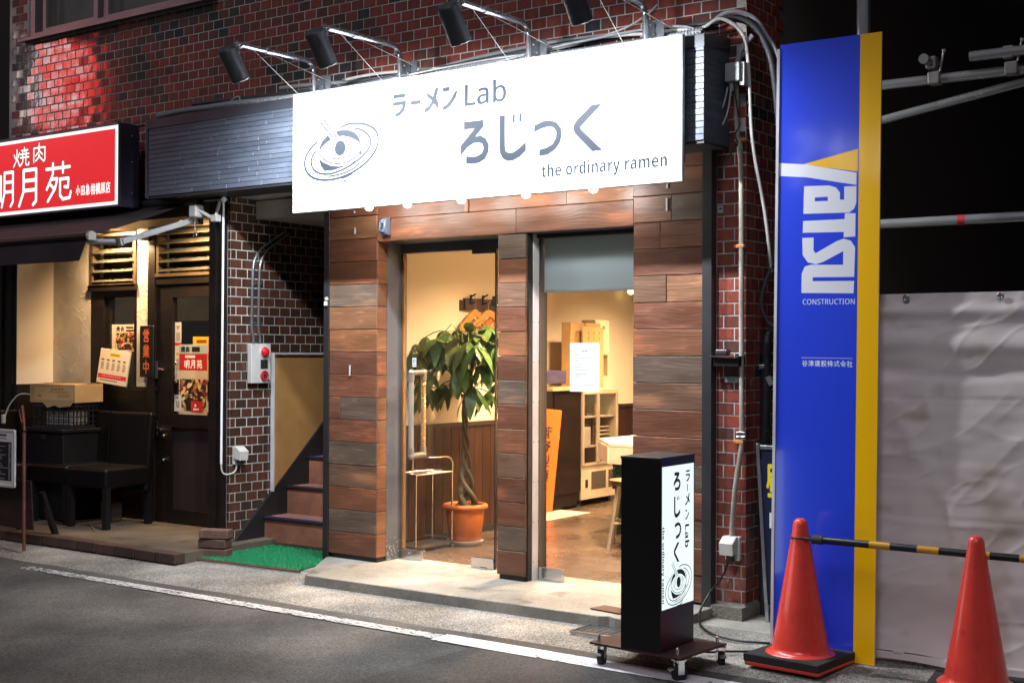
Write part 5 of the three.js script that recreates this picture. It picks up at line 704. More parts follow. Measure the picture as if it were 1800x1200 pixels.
{ // waiting chairs, box, crate, board
  const hide = M([0.006, 0.005, 0.005], 0.38, { phys: true, specularIntensity: 0.45, map: T.soft, bumpMap: T.hide, bumpScale: 0.0006 });
  const chair = thing('waiting_chair', 'black leather chair nearest the restaurant door', 'chair', [-3.80, 0.105, -0.04], 'black leather waiting chairs', 0.08);
  part(chair, 'seat', rb(0.45, 0.15, 0.47, 0.026, 0, 0.385, 0.0), hide); part(chair, 'backrest', mg(rb(0.45, 0.62, 0.075, 0.025, 0, 0.56, -0.225, -0.09)), hide);
  for (const s of [-1, 1]) part(chair, 'piping', tube([[s * 0.215, 0.30, -0.18], [s * 0.217, 0.55, -0.182], [s * 0.215, 0.85, -0.212], [s * 0.20, 0.868, -0.22]], 0.005, 20, 6), hide);
  for (const [x, z] of [[-0.195, 0.20], [0.195, 0.20], [-0.195, -0.22], [0.195, -0.22]]) part(chair, 'leg', mg(bx(0.045, 0.37, 0.045, x, 0.185, z)), black);
  const place = (x, z, ry, l) => { const c = chair.clone(); c.name = numbered('waiting_chair'); c.position.set(x, 0.105, z); c.rotation.y = ry; c.userData = { ...chair.userData, label: l }; scene.add(c); };
  place(-4.30, -0.06, 0.05, 'black leather chair under the porch window beside the door chair'); place(-4.78, 0.22, 1.45, 'black leather chair at the left wall facing the door behind the menu easel'); place(-5.05, 0.60, 1.5, 'black leather chair cut by the left picture edge beside the easel');
  const bd = thing('storage_chest', 'black chest carrying the crate in the porch corner', 'chest', [-4.48, 0.105, -0.12]); part(bd, 'lid', rb(0.54, 0.03, 0.42, 0.006, 0, 0.715, 0), black); part(bd, 'body', rb(0.50, 0.69, 0.38, 0.01, 0, 0.35, 0), black); part(bd, 'clasp', rb(0.05, 0.04, 0.012, 0.003, 0, 0.66, 0.194), dark);
  const cr = thing('plastic_crate', 'black plastic crate under the cardboard box in the porch', 'crate', [-4.45, 0.836, -0.11], undefined, 0.28); const cm = tone([0.018, 0.018, 0.017], 0.45);
  part(cr, 'floor', mg(bx(0.42, 0.012, 0.30, 0, 0.006, 0)), cm); part(cr, 'rim', mg(bx(0.42, 0.03, 0.014, 0, 0.185, 0.145), bx(0.42, 0.03, 0.014, 0, 0.185, -0.145), bx(0.014, 0.03, 0.30, 0.205, 0.185, 0), bx(0.014, 0.03, 0.30, -0.205, 0.185, 0), bx(0.42, 0.02, 0.012, 0, 0.012, 0.145), bx(0.012, 0.02, 0.3, 0.205, 0.012, 0)), cm);
  const ls = []; for (const [a, b, y0, y1] of [[0.145, 'f', 0, 0], [-0.145, 'f', 0, 0]]) { for (let i = 0; i < 9; i++) ls.push(bx(0.01, 0.17, 0.008, -0.19 + i * 0.0475, 0.095, a)); for (let j = 0; j < 3; j++) ls.push(bx(0.40, 0.008, 0.008, 0, 0.05 + j * 0.045, a)); } for (const a of [0.205, -0.205]) { for (let i = 0; i < 6; i++) ls.push(bx(0.008, 0.17, 0.01, a, 0.095, -0.125 + i * 0.05)); for (let j = 0; j < 3; j++) ls.push(bx(0.008, 0.008, 0.28, a, 0.05 + j * 0.045, 0)); }
  part(cr, 'lattice', mg(ls), cm); one('paper_bundle', rb(0.26, 0.13, 0.20, 0.02, -4.42, 0.92, -0.10, 0, 0.3), tone([0.55, 0.54, 0.5], 0.8), 'pale bundle of paper inside the black crate', 'paper');
  const bx1 = thing('cardboard_box', 'worn cardboard box with torn flaps on top of the black crate', 'box', [-4.44, 1.042, -0.11], undefined, 0.22); const cb = tone([0.50, 0.33, 0.15], 0.8, { side: THREE.DoubleSide });
  part(bx1, 'body', rb(0.46, 0.145, 0.33, 0.004, 0, 0.0725, 0), cb); part(bx1, 'flap', mg(bx(0.45, 0.004, 0.16, 0.0, 0.149, 0.08, 0.03), bx(0.45, 0.004, 0.165, 0, 0.152, -0.08, -0.03)), cb); part(bx1, 'torn_flap', poly([[-0.10, 0], [0.22, 0], [0.19, -0.035], [0.08, -0.045], [0.03, -0.03], [-0.04, -0.05]], 0.004).translate(0, 0.01, 0.168), cb);
  part(bx1, 'print', put(new THREE.PlaneGeometry(0.40, 0.11), 0.02, 0.078, 0.1665), M(0xffffff, 0.8, { map: canvas(400, 110, (g, w, h) => { g.fillStyle = '#be9c68'; g.fillRect(0, 0, w, h); g.fillStyle = '#8a6a3e'; for (let i = 0; i < 4; i++) g.fillRect(170 + i * 34, 16, 24, 16); g.fillRect(150, 42, 190, 8); g.strokeStyle = '#8a6a3e'; g.strokeRect(20, 60, 60, 34); g.fillRect(30, 70, 40, 14); for (let i = 0; i < 3; i++) g.fillRect(230, 62 + i * 12, 130, 5); }) }));
  one('cable', tube([[-4.70, 1.10, 0.02], [-4.80, 1.10, 0.08], [-4.87, 1.02, 0.12], [-4.90, 0.93, 0.14], [-4.90, 0.86, 0.15]], 0.006, 30, 6), cablePale, 'white lamp cord with a switch hanging beside the cardboard box', 'cord');
  one('cord_switch', rb(0.035, 0.075, 0.025, 0.008, -4.905, 0.90, 0.155), whitePlastic, 'cream inline switch on the white cord by the left chair', 'switch');
  one('small_carton', rb(0.14, 0.15, 0.1, 0.004, -3.98, 0.185, -0.2), tone([0.10, 0.07, 0.05], 0.8), 'small dim carton on the porch floor behind the chair legs', 'carton');
  one('floor_stick', rod([-3.95, 0.112, 0.02], [-3.6, 0.112, 0.24], 0.006, 6), tone([0.3, 0.2, 0.11], 0.7), 'thin pale stick on the porch floor between the chair legs', 'stick');
  const ez = thing('menu_easel', 'white framed menu board on a reddish wooden easel at the left picture edge', 'easel', [-3.74, 0.035, 0.83], undefined, 0.0); const ew = M([0.20, 0.055, 0.032], 0.5, { map: T.wood });
  part(ez, 'leg', rod([0.02, 0.83, -0.07], [0.16, 0, 0.02], 0.014, 6), ew); part(ez, 'leg', rod([-0.42, 0.83, -0.07], [-0.62, 0, 0.02], 0.014, 6), ew); part(ez, 'rear_leg', mg(bx(0.05, 0.40, 0.03, 0.03, 0.20, -0.28, 0.35), bx(0.05, 0.40, 0.03, -0.4, 0.20, -0.28, 0.35)), black); part(ez, 'back_board', mg(bx(0.46, 0.36, 0.012, -0.18, 0.30, -0.12, 0.06)), M([0.05, 0.022, 0.016], 0.6, { map: T.wood })); part(ez, 'top_rail', mg(rod([0.025, 0.84, -0.07], [-0.05, 1.02, -0.10], 0.012, 6), rod([0.02, 0.90, -0.05], [-0.02, 1.0, -0.05], 0.004, 6)), ew);
  part(ez, 'frame', mg(rb(0.02, 0.41, 0.016, 0.004, 0.025, 0.645, 0.01), rb(0.60, 0.02, 0.016, 0.004, -0.28, 0.845, 0.01), rb(0.60, 0.02, 0.016, 0.004, -0.28, 0.445, 0.01)), whitePlastic);
  part(ez, 'print', put(new THREE.PlaneGeometry(0.59, 0.40), -0.275, 0.645, 0.012), M(0xffffff, 0.5, { map: canvas(590, 400, (g, w, h) => { g.fillStyle = '#cfd0cc'; g.fillRect(0, 0, w, h); bars(g, 330, 26, 1, 230, 16, '#4a4a4a'); bars(g, 350, 54, 1, 200, 8, '#6a6a6a'); g.fillStyle = '#15171a'; g.fillRect(0, 82, w - 30, 280); for (let i = 0; i < 17; i++) { g.fillStyle = '#c8cacc'; g.fillRect(w - 66, 96 + i * 15.5, 30 * (0.6 + 0.4 * hash(i, 4, 4)), 6); if (hash(i, 2, 7) > 0.3) { g.fillStyle = '#9a9ca0'; g.fillRect(330 + 90 * hash(i, 3, 8), 96 + i * 15.5, 120 * (0.5 + 0.5 * hash(i, 5, 8)), 5); } } }) }));
}
{ // the lit sign across the street that the glazed bricks mirror
  const t = thing('street_sign', 'lit red and white upright sign across the street mirrored in the glazed bricks', 'sign', [-10.55, 5.05, 4.3], undefined, 2.18);
  part(t, 'case', rb(0.80, 1.3, 0.24, 0.02, 0, 0, -0.13), tone([0.2, 0.2, 0.2], 0.5));
  const d = canvas(160, 260, (g, w, h) => { g.fillStyle = '#ff2a1e'; g.fillRect(0, 0, w, h); g.fillStyle = '#fff'; g.fillRect(134, 0, 26, h); for (let i = 0; i < 5; i++) g.fillRect(36 + 34 * hash(i, 1, 4), 14 + i * 50, 24 + 36 * hash(i, 2, 4), 26); });
  part(t, 'lit_face', put(new THREE.PlaneGeometry(0.77, 1.26), 0, 0, 0), M([0.5, 0.5, 0.5], 0.4, { map: d, emissive: 0xffffff, emissiveMap: d, emissiveIntensity: 8 }));
  part(t, 'bracket', mg(rod([-0.7, 0.4, -0.2], [-1.6, 0.4, -0.4], 0.04), rod([-0.7, -0.4, -0.2], [-1.6, -0.4, -0.4], 0.04)), dark);
}

{ // glowing tubes across the street that the glossy sign board mirrors
  const t = thing('tube_sign', 'white glowing tube lights across the street mirrored in the blue sign board', 'lamp', [-1.05, 3.75, 9.2], undefined, Math.PI); const gl = M([0.9, 0.9, 0.9], 0.4, { emissive: new THREE.Color(0.92, 0.97, 1), emissiveIntensity: 7 });
  part(t, 'board', rb(1.7, 1.1, 0.06, 0.01, 0, 0, -0.06), dark);
  for (const a of [[-0.6, 0.22, -0.45, -0.25], [-0.28, 0.18, -0.18, 0.05], [-0.26, -0.05, -0.05, -0.2], [0.0, 0.3, 0.02, -0.1], [-0.08, 0.08, 0.18, 0.1], [0.28, 0.26, 0.4, 0.02], [0.36, 0.32, 0.56, 0.24], [0.5, 0.05, 0.52, -0.32]]) part(t, 'tube', rod([a[0], a[1], 0], [a[2], a[3], 0], 0.035, 10), gl);
}

// ---------------------------------------------------------------- inside the ramen shop
{
  const floorM = M([0.15, 0.105, 0.08], 0.55, { map: T.concrete, roughnessMap: T.smear });
  struct('floor', mg(b6(-2.3, 1.36, 0.0, 0.083, -5.5, -0.28)), floorM);
  struct('ceiling', mg(b6(-2.4, 1.45, 2.42, 2.55, -5.7, -0.24)), tone([0.55, 0.50, 0.42], 0.8));
  const wall = M([0.68, 0.60, 0.45], 0.8, { bumpMap: T.glazeBump, bumpScale: 0.0005 });
  struct('wall', mg(b6(-1.42, -1.36, 0.083, 2.42, -2.1, -0.25), b6(-2.3, -1.36, 0.083, 2.42, -2.16, -2.1), b6(-2.3, -2.2, 0.083, 2.42, -5.5, -2.16)), wall);
  struct('wall', mg(b6(-2.3, 1.40, 0.083, 2.42, -5.7, -5.42)), tone([0.05, 0.028, 0.02], 0.5)); struct('wall', mg(b6(1.30, 1.36, 0.083, 2.42, -5.5, -0.2)), wall);
  const pan = M([0.075, 0.035, 0.022], 0.42, { map: T.wood, bumpMap: T.woodBump, bumpScale: 0.0003 }), t = thing('wainscot', 'dark brown wooden wainscot with a rail along the cream wall inside', 'wainscot');
  for (let i = 0; i < 19; i++) part(t, 'panel_board', off(b6(-1.36, -1.352, 0.13, 0.905, -0.345 - i * 0.0975, -0.252 - i * 0.0975), rnd() * 3, rnd() * 3, 1), pan);
  part(t, 'rail', mg(b6(-1.36, -1.335, 0.905, 0.935, -2.1, -0.25)), tone([0.045, 0.026, 0.018], 0.4)); part(t, 'skirting', mg(b6(-1.36, -1.346, 0.083, 0.13, -2.1, -0.25)), dark);
  for (let i = 0; i < 14; i++) part(t, 'panel_board', off(b6(-2.2, -2.192, 0.13, 0.905, -5.42 + i * 0.22, -5.204 + i * 0.22), rnd() * 3, rnd() * 3, 1), pan);
  part(t, 'rail', mg(b6(-2.2, -2.175, 0.905, 0.935, -5.42, -2.16)), tone([0.045, 0.026, 0.018], 0.4)); part(t, 'skirting', mg(b6(-2.2, -2.186, 0.083, 0.13, -5.42, -2.16)), dark);
  [[-0.25, -1.25, 'front left'], [0.45, -1.3, 'front right'], [-0.9, -2.9, 'middle left'], [0.3, -3.4, 'middle right'], [-1.0, -4.5, 'rear left']].forEach(([x, z, w]) => {
    const q = thing('downlight', w + ' round downlight in the ceiling of the ramen shop', 'downlight', [x, 2.416, z], 'ceiling downlights of the ramen shop'); part(q, 'ring', to(0.055, 0.006, 0, 0, 0, Math.PI / 2), whitePlastic); part(q, 'lamp', cy(0.05, 0.05, 0.004, 0, 0, 0), M([1, 0.9, 0.7], 0.4, { emissive: new THREE.Color(1, 0.72, 0.40), emissiveIntensity: 4 }));
    const s = new THREE.SpotLight(0xffd0a0, ROOM, 0, 1.25, 0.8, 2); s.position.set(x, 2.405, z); s.target.position.set(x - 0.05, 0, z - 0.05); s.castShadow = true; s.shadow.radius = 2.5; scene.add(s, s.target);
  });
  const pl = thing('pendant_lamp', 'small warm glowing lamp at the top right of the shop window', 'lamp', [-2.08, 2.085, -5.1]); part(pl, 'bulb', sp(0.035, 0, 0, 0), M([1, 0.9, 0.6], 0.4, { emissive: new THREE.Color(1, 0.8, 0.3), emissiveIntensity: 5 })); part(pl, 'cord', rod([0, 0.03, 0], [0, 0.33, 0], 0.005, 6), dark);
  const hb = thing('coat_rack', 'dark wooden coat rack board with black hooks on the cream wall', 'coat rack'); part(hb, 'board', mg(b6(-1.36, -1.335, 1.775, 1.865, -2.08, -1.37)), tone([0.085, 0.05, 0.036], 0.45)); part(hb, 'back_plate', mg(b6(-1.36, -1.35, 1.77, 1.85, -1.37, -1.325)), tone([0.06, 0.036, 0.026], 0.45));
  [-1.43, -1.585, -1.72, -1.86].forEach((z, i) => {
    part(hb, 'hook', mg(rb(0.012, 0.075, 0.022, 0.004, -1.33, 1.855, z), rod([-1.33, 1.875, z], [-1.285, 1.895, z], 0.007, 8), rod([-1.33, 1.825, z], [-1.29, 1.835, z], 0.006, 8)), dark);
    const h = thing('coat_hanger', ['nearest wooden coat hanger on the leftmost hook of the rack', 'second wooden coat hanger from the left on the rack', 'reddish wooden coat hanger third from the left on the rack', 'last wooden coat hanger half hidden by the board pillar'][i], 'coat hanger', [-1.29 + 0.012 * (i % 2), 1.83, z], 'wooden coat hangers on the rack', Math.PI / 2 + [0.10, -0.12, 0.06, -0.1][i]);
    const hw = M(i === 2 ? [0.50, 0.16, 0.05] : [0.58, 0.27, 0.07], 0.35, { map: T.soft });
    const s = new THREE.Shape(); s.moveTo(-0.225, -0.195); s.quadraticCurveTo(-0.15, -0.15, -0.055, -0.075); s.quadraticCurveTo(0, -0.035, 0.055, -0.075); s.quadraticCurveTo(0.15, -0.15, 0.225, -0.195); s.lineTo(0.215, -0.215); s.quadraticCurveTo(0.12, -0.18, 0.045, -0.115); s.quadraticCurveTo(0, -0.085, -0.045, -0.115); s.quadraticCurveTo(-0.12, -0.18, -0.215, -0.215); s.closePath();
    part(h, 'shoulder', uvm(new THREE.ExtrudeGeometry(s, { depth: 0.014, bevelEnabled: true, bevelSize: 0.004, bevelThickness: 0.004, bevelSegments: 2, curveSegments: 14 }).translate(0, 0, -0.007)), hw); part(h, 'bar', rod([-0.19, -0.205, 0], [0.19, -0.205, 0], 0.006, 8), hw); part(h, 'hook', tube([[0, -0.06, 0], [0, -0.01, 0], [0.016, 0.012, 0], [0.014, 0.038, 0], [-0.004, 0.046, 0], [-0.018, 0.036, 0], [-0.02, 0.024, 0]], 0.0024, 30, 6), chrome);
  });
}
{ // money tree in its pot
  const t = thing('potted_plant', 'tall braided money tree in an orange pot behind the glass door', 'plant', [-1.07, 0.084, -1.03]); const orange = M([0.58, 0.165, 0.035], 0.42, { map: T.soft });
  part(t, 'saucer', lathe([[0, 0], [0.118, 0], [0.134, 0.032], [0.128, 0.034], [0.115, 0.008], [0, 0.008]]), tone([0.66, 0.62, 0.56], 0.5)); const pot = part(t, 'pot', lathe([[0, 0.01], [0.112, 0.01], [0.135, 0.22], [0.140, 0.265], [0.128, 0.265], [0.12, 0.22], [0.1, 0.19], [0, 0.19]], 40), orange); part(pot, 'rim', uvm(put(new THREE.TorusGeometry(0.145, 0.020, 12, 40), 0, 0.272, 0, Math.PI / 2)), orange); part(t, 'soil', cy(0.125, 0.125, 0.01, 0, 0.225, 0), tone([0.03, 0.02, 0.014], 0.95));
  const bark = M([0.22, 0.19, 0.10], 0.7, { map: T.grit, bumpMap: T.stucco, bumpScale: 0.004 });
  for (let k = 0; k < 3; k++) { const pts = []; for (let i = 0; i <= 26; i++) { const s = i / 26, a = k * 2.094 + s * 13, r = 0.055 * Math.pow(1 - s, 2.4) + 0.013; pts.push(V(r * Math.cos(a) + 0.02 - 0.03 * s, 0.21 + s * 0.86, r * Math.sin(a))); } const c = new THREE.CatmullRomCurve3(pts), g = new THREE.TubeGeometry(c, 90, 1, 10), p = g.attributes.position, o = V(0, 0, 0); for (let i = 0; i < p.count; i++) { const s = Math.floor(i / 11) / 90; c.getPointAt(s, o); const r = 0.0115 + 0.028 * Math.pow(1 - s, 5); p.setXYZ(i, o.x + (p.getX(i) - o.x) * r, o.y + (p.getY(i) - o.y) * r, o.z + (p.getZ(i) - o.z) * r); } part(t, 'trunk', uvm(g), bark); }
  const leafG = [0, 1, 2].map((q) => { const n = 10, P = [], I = []; for (let i = 0; i <= n; i++) { const s = i / n, w = 0.038 * Math.pow(Math.sin(Math.PI * Math.pow(s, 0.85)), 0.8) + 0.0006, d = -(0.18 + q * 0.16) * s * s; for (const e of [-1, -0.5, 0, 0.5, 1]) P.push(s, d + Math.abs(e) * 0.012 + 0.006 * Math.sin(s * 14 + e * 3), e * w / 0.21); } for (let i = 0; i < n; i++) for (let e = 0; e < 4; e++) { const a = i * 5 + e; I.push(a, a + 1, a + 5, a + 1, a + 6, a + 5); } const g = new THREE.BufferGeometry(); g.setAttribute('position', new THREE.Float32BufferAttribute(P, 3)); g.setIndex(I); g.computeVertexNormals(); return g; });
  const leafM = [[0.055, 0.135, 0.03], [0.075, 0.165, 0.038], [0.045, 0.115, 0.03], [0.095, 0.185, 0.045], [0.105, 0.14, 0.045]].map((c) => M(c, 0.38, { side: THREE.DoubleSide, phys: true, transmission: 0.12 })), stemM = tone([0.10, 0.14, 0.04], 0.5);
  let count = 0;
  for (let i = 0; i < 38; i++) {
    const a = i * 2.4 + rr(-0.3, 0.3), lev = i / 38, y = 1.09 + 0.42 * Math.sin(lev * 1.75) + rr(-0.05, 0.05), R = (0.12 + 0.22 * Math.sin(Math.PI * Math.min(1, 0.25 + lev * 0.75))) * rr(0.7, 1.1);
    const c = V(Math.min(0.34, R * Math.cos(a)), y, R * Math.sin(a) * 0.85); if (c.x < -0.22) { c.x = -0.22 + rr(-0.02, 0.02); c.z += 0.08; }
    part(t, 'leaf_stalk', tube([[0, Math.min(1.06, y - 0.06), 0], [c.x * 0.5, y + 0.02, c.z * 0.5], c.toArray()], 0.004, 10, 5), stemM);
    const out = V(c.x, 0.05 + 0.5 * lev, c.z).normalize(), n = 5 + (i % 2);
    for (let k = 0; k < n; k++) {
      const ang = (k - (n - 1) / 2) * (4.6 / n) + rr(-0.2, 0.2), dir = out.clone().applyAxisAngle(V(0, 1, 0), ang); dir.y = -0.15 - 0.75 * (1 - lev) - 0.25 * Math.abs(ang) * 0.4 + rr(-0.25, 0.2) + 0.15; dir.normalize();
      const up = V(0, 1, 0).sub(dir.clone().multiplyScalar(dir.y)).normalize(), side = dir.clone().cross(up), L = rr(0.13, 0.26), m = new THREE.Matrix4().makeBasis(dir.multiplyScalar(L), up.multiplyScalar(L), side.multiplyScalar(L)); m.setPosition(c);
      if (count++ < 298) part(t, 'leaf', pick(leafG), pick(leafM)).applyMatrix4(m);
    }
  }
}
{
  const t = thing('umbrella_stand', 'chrome wire umbrella stand just inside the glass door', 'umbrella stand', [-1.17, 0.084, -0.69]); const r = 0.0075, A = [-0.09, -0.20], B = [0.09, -0.20], C = [0.09, 0.20], D = [-0.09, 0.20], q = (a, y) => [a[0], y, a[1]];
  for (const a of [A, B, C, D]) { part(t, 'post', rod(q(a, 0.01), q(a, 0.53), r), chrome); part(t, 'foot', cy(0.014, 0.018, 0.015, a[0], 0.008, a[1]), rubber); }
  part(t, 'top_rail', mg(rod(q(A, 0.53), q(B, 0.53), r), rod(q(B, 0.53), q(C, 0.53), r), rod(q(C, 0.53), q(D, 0.53), r), rod(q(D, 0.53), q(A, 0.53), r), rod([0, 0.53, -0.2], [0, 0.53, 0.2], 0.004), rod([-0.09, 0.53, 0], [0.09, 0.53, 0], 0.004), rod([-0.09, 0.53, 0.1], [0.09, 0.53, 0.1], 0.004)), chrome);
  part(t, 'handle', tube([q(B, 0.53), [0.09, 0.60, -0.20], [0.085, 0.635, -0.15], [0.07, 0.64, 0], [-0.07, 0.64, 0.02], [-0.09, 0.60, 0.02], [-0.09, 0.53, 0.02]], r, 50), chrome); part(t, 'tray', mg(rb(0.20, 0.02, 0.42, 0.004, 0, 0.03, 0)), tone([0.05, 0.045, 0.04], 0.4));
}
{ // furniture seen through the window
  const t = thing('ticket_machine', 'cream meal ticket machine with an orange header behind the window stile', 'ticket machine', [-1.91, 0.083, -2.72]); const cb = tone([0.62, 0.54, 0.42], 0.5);
  part(t, 'case', rb(0.46, 1.38, 0.42, 0.01, 0, 0.69, 0), cb); part(t, 'header', rb(0.02, 0.10, 0.41, 0.003, 0.235, 1.37, 0), tone([0.75, 0.24, 0.03], 0.5)); part(t, 'screen_band', rb(0.012, 0.09, 0.40, 0.003, 0.233, 1.25, 0), tone([0.10, 0.09, 0.08], 0.3)); part(t, 'slot_panel', mg(rb(0.012, 0.12, 0.12, 0.003, 0.233, 1.13, -0.12), rb(0.012, 0.07, 0.10, 0.003, 0.233, 0.95, -0.12)), dark); part(t, 'status_lamp', rb(0.01, 0.015, 0.04, 0.003, 0.238, 1.045, -0.15), M([0.1, 0.6, 0.2], 0.4, { emissive: new THREE.Color(0.1, 1, 0.3), emissiveIntensity: 1.5 })); part(t, 'red_strip', rb(0.01, 0.025, 0.40, 0.002, 0.233, 0.72, 0), tone([0.6, 0.05, 0.03], 0.5));
  const bm = canvas(220, 900, (g, w, h) => { g.fillStyle = '#d06a1c'; g.fillRect(0, 0, w, h); g.fillStyle = '#b85a14'; for (let i = 0; i < 24; i++) g.fillRect(hash(i, 1, 6) * w, 0, 2, h); inkRow(g, '菅野製麺所', 62, 150, 100, 104, 22, 11, '#1c0e08', true); ink(g, '小', 62, 790, 90, 90, 11, '#1c0e08'); });
  const bo = thing('name_board', 'orange wooden noodle maker name board leaning against the dark cabinet', 'name board', [-1.66, 0.083, -2.86], undefined, 0.62); bo.rotation.order = 'YXZ'; bo.rotation.x = -0.05; bo.rotation.z = -0.095;
  part(bo, 'board', rb(0.24, 0.88, 0.025, 0.004, -0.02, 0.45, -0.014), tone([0.58, 0.20, 0.035], 0.5)); part(bo, 'print', put(new THREE.PlaneGeometry(0.236, 0.875), -0.02, 0.45, 0), M(0xffffff, 0.5, { map: bm })); part(bo, 'foot', mg(rb(0.2, 0.02, 0.12, 0.004, 0, 0.0, 0.03)), chrome);
  one('floor_mat', rb(0.5, 0.006, 0.7, 0.003, -1.55, 0.087, -2.75), tone([0.45, 0.38, 0.29], 0.8), 'pale floor mat in front of the ticket machine and name board', 'mat');
  const cbn = thing('cabinet', 'tall dark brown wooden cabinet beside the glass fronted fridge', 'cabinet', [-1.86, 0.083, -3.18]); part(cbn, 'body', rb(0.50, 1.03, 0.46, 0.006, 0, 0.535, 0), M([0.012, 0.008, 0.006], 0.4, { map: T.wood })); part(cbn, 'door', mg(b6(0.25, 0.262, 0.14, 1.02, -0.225, 0.20)), M([0.016, 0.010, 0.007], 0.35, { map: T.wood })); part(cbn, 'handle', rod([0.285, 0.62, 0.16], [0.285, 0.82, 0.16], 0.006), chrome); part(cbn, 'top', rb(0.54, 0.03, 0.50, 0.005, 0.01, 1.055, 0), tone([0.5, 0.34, 0.17], 0.5)); part(cbn, 'leg', mg(b6(0.21, 0.25, 0, 0.06, -0.23, -0.18), b6(0.21, 0.25, 0, 0.06, 0.18, 0.23)), dark);
  one('box', rb(0.3, 0.115, 0.34, 0.006, -1.83, 1.24, -3.12), M([0.06, 0.055, 0.16], 0.8, { map: T.wood }), 'navy blue cloth bundle on top of the dark cabinet', 'cloth');
  const f = thing('fridge', 'cream glass fronted drinks fridge full of bottles behind the window', 'fridge', [-1.86, 0.083, -3.74]); const fc = tone([0.48, 0.40, 0.29], 0.45);
  part(f, 'case', mg(b6(-0.25, 0.25, 0.06, 0.36, -0.31, 0.31), b6(-0.25, -0.22, 0.36, 1.02, -0.31, 0.31), b6(-0.22, 0.25, 0.36, 1.02, -0.31, -0.28), b6(-0.22, 0.25, 0.36, 1.02, 0.285, 0.31), b6(-0.25, 0.25, 1.02, 1.045, -0.31, 0.31)), fc); part(f, 'top_band', rb(0.02, 0.04, 0.62, 0.004, 0.255, 1.02, 0), tone([0.60, 0.42, 0.25], 0.4)); part(f, 'door_frame', mg(b6(0.25, 0.262, 0.36, 0.385, -0.31, 0.31), b6(0.25, 0.262, 0.385, 1.0, -0.31, -0.27), b6(0.25, 0.262, 0.385, 1.0, 0.275, 0.31), b6(0.25, 0.266, 0.385, 1.0, 0.02, 0.06)), tone([0.45, 0.38, 0.28], 0.35, { metalness: 0.3 })); part(f, 'pane', mg(b6(0.250, 0.254, 0.385, 1.0, -0.27, 0.275)), glass);
  part(f, 'shelf', mg(b6(-0.2, 0.235, 0.785, 0.80, -0.28, 0.285)), fc); part(f, 'shelf', mg(b6(-0.2, 0.235, 0.52, 0.53, -0.28, 0.285)), fc);
  for (let i = 0; i < 27; i++) part(f, 'vent_slot', b6(0.2505, 0.2525, 0.14, 0.30, 0.13 - i * 0.014 - (i > 17 ? 0.045 : 0), 0.138 - i * 0.014 - (i > 17 ? 0.045 : 0)), dark); part(f, 'switch_panel', rb(0.006, 0.07, 0.04, 0.002, 0.252, 0.20, 0.22), dark); part(f, 'foot', mg(b6(-0.2, 0.2, 0, 0.06, -0.28, -0.24), b6(-0.2, 0.2, 0, 0.06, 0.24, 0.28)), dark);
  const dim = M([0.66, 0.60, 0.42], 0.4, { emissive: new THREE.Color(1, 0.85, 0.55), emissiveIntensity: 1.2 }); part(f, 'light_strip', b6(-0.1, 0.2, 1.005, 1.018, -0.2, 0.2), dim);
  const bg = M([0.012, 0.06, 0.02], 0.15, { phys: true, clearcoat: 0.6 }), bb = M([0.05, 0.022, 0.01], 0.15, { phys: true, clearcoat: 0.6 }); const bl = lathe([[0, 0], [0.03, 0], [0.031, 0.13], [0.013, 0.19], [0.013, 0.235], [0, 0.235]], 14);
  [[0.24, 'green bottle first in the fridge row'], [0.165, 'green bottle second in the fridge row'], [0.09, 'green bottle third in the fridge row'], [-0.02, 'brown bottle right of the fridge door bar']].forEach(([z, l], i) => { const o = one('bottle', bl, i < 3 ? bg : bb, l, 'bottle', 'bottles in the fridge'); o.position.set(-1.70, 0.614, -3.74 + z); });
  const can = cy(0.03, 0.03, 0.1, 0, 0.05, 0); [[0.19, 0.883, [0.55, 0.45, 0.3], 'cream jar on the upper fridge shelf'], [0.09, 0.883, [0.12, 0.06, 0.03], 'dark jar on the upper fridge shelf'], [-0.1, 0.883, [0.35, 0.25, 0.16], 'stack of brown cups on the upper fridge shelf']].forEach(([z, y, c, l]) => { const o = one('jar', can, tone(c, 0.4), l, 'jar', 'jars in the fridge'); o.position.set(-1.72, y, -3.74 + z); });
  for (let i = 0; i < 5; i++) { const o = one('tray_stack', rb(0.2, 0.012, 0.2, 0.004, 0, 0, 0), tone([0.5, 0.42, 0.3], 0.5), ['lowest', 'second', 'third', 'fourth', 'topmost'][i] + ' pale tray of the stack at the right of the fridge', 'tray', 'trays in the fridge'); o.position.set(-1.76, 0.635 + i * 0.035, -3.90); }
  one('carton', rb(0.06, 0.17, 0.14, 0.004, -1.66, 0.70, -3.55), tone([0.5, 0.44, 0.36], 0.6), 'pale carton with dark print in the fridge by the door bar', 'carton');
  const bxm = tone([0.46, 0.29, 0.12], 0.85), bt = canvas(240, 420, (g, w, h) => { g.fillStyle = '#b58a55'; g.fillRect(0, 0, w, h); g.strokeStyle = '#4a3018'; g.lineWidth = 4; for (let c = 0; c < 3; c++) for (let i = 0; i < 9; i++) { const x = 190 - c * 66, y = 30 + i * 40; g.beginPath(); g.moveTo(x - 10, y); g.lineTo(x + 12, y + 3); g.moveTo(x, y - 6); g.quadraticCurveTo(x - 8, y + 16, x + 8, y + 20); g.stroke(); } });
  const b1 = thing('cardboard_box', 'flat cardboard carton with handwritten lines standing on the fridge', 'box', [-1.90, 1.135, -3.88]); part(b1, 'body', rb(0.10, 0.60, 0.52, 0.004, 0, 0.30, 0), bxm); part(b1, 'tab', rb(0.012, 0.03, 0.05, 0.003, 0.052, 0.585, 0.0), tone([0.4, 0.25, 0.1], 0.8));
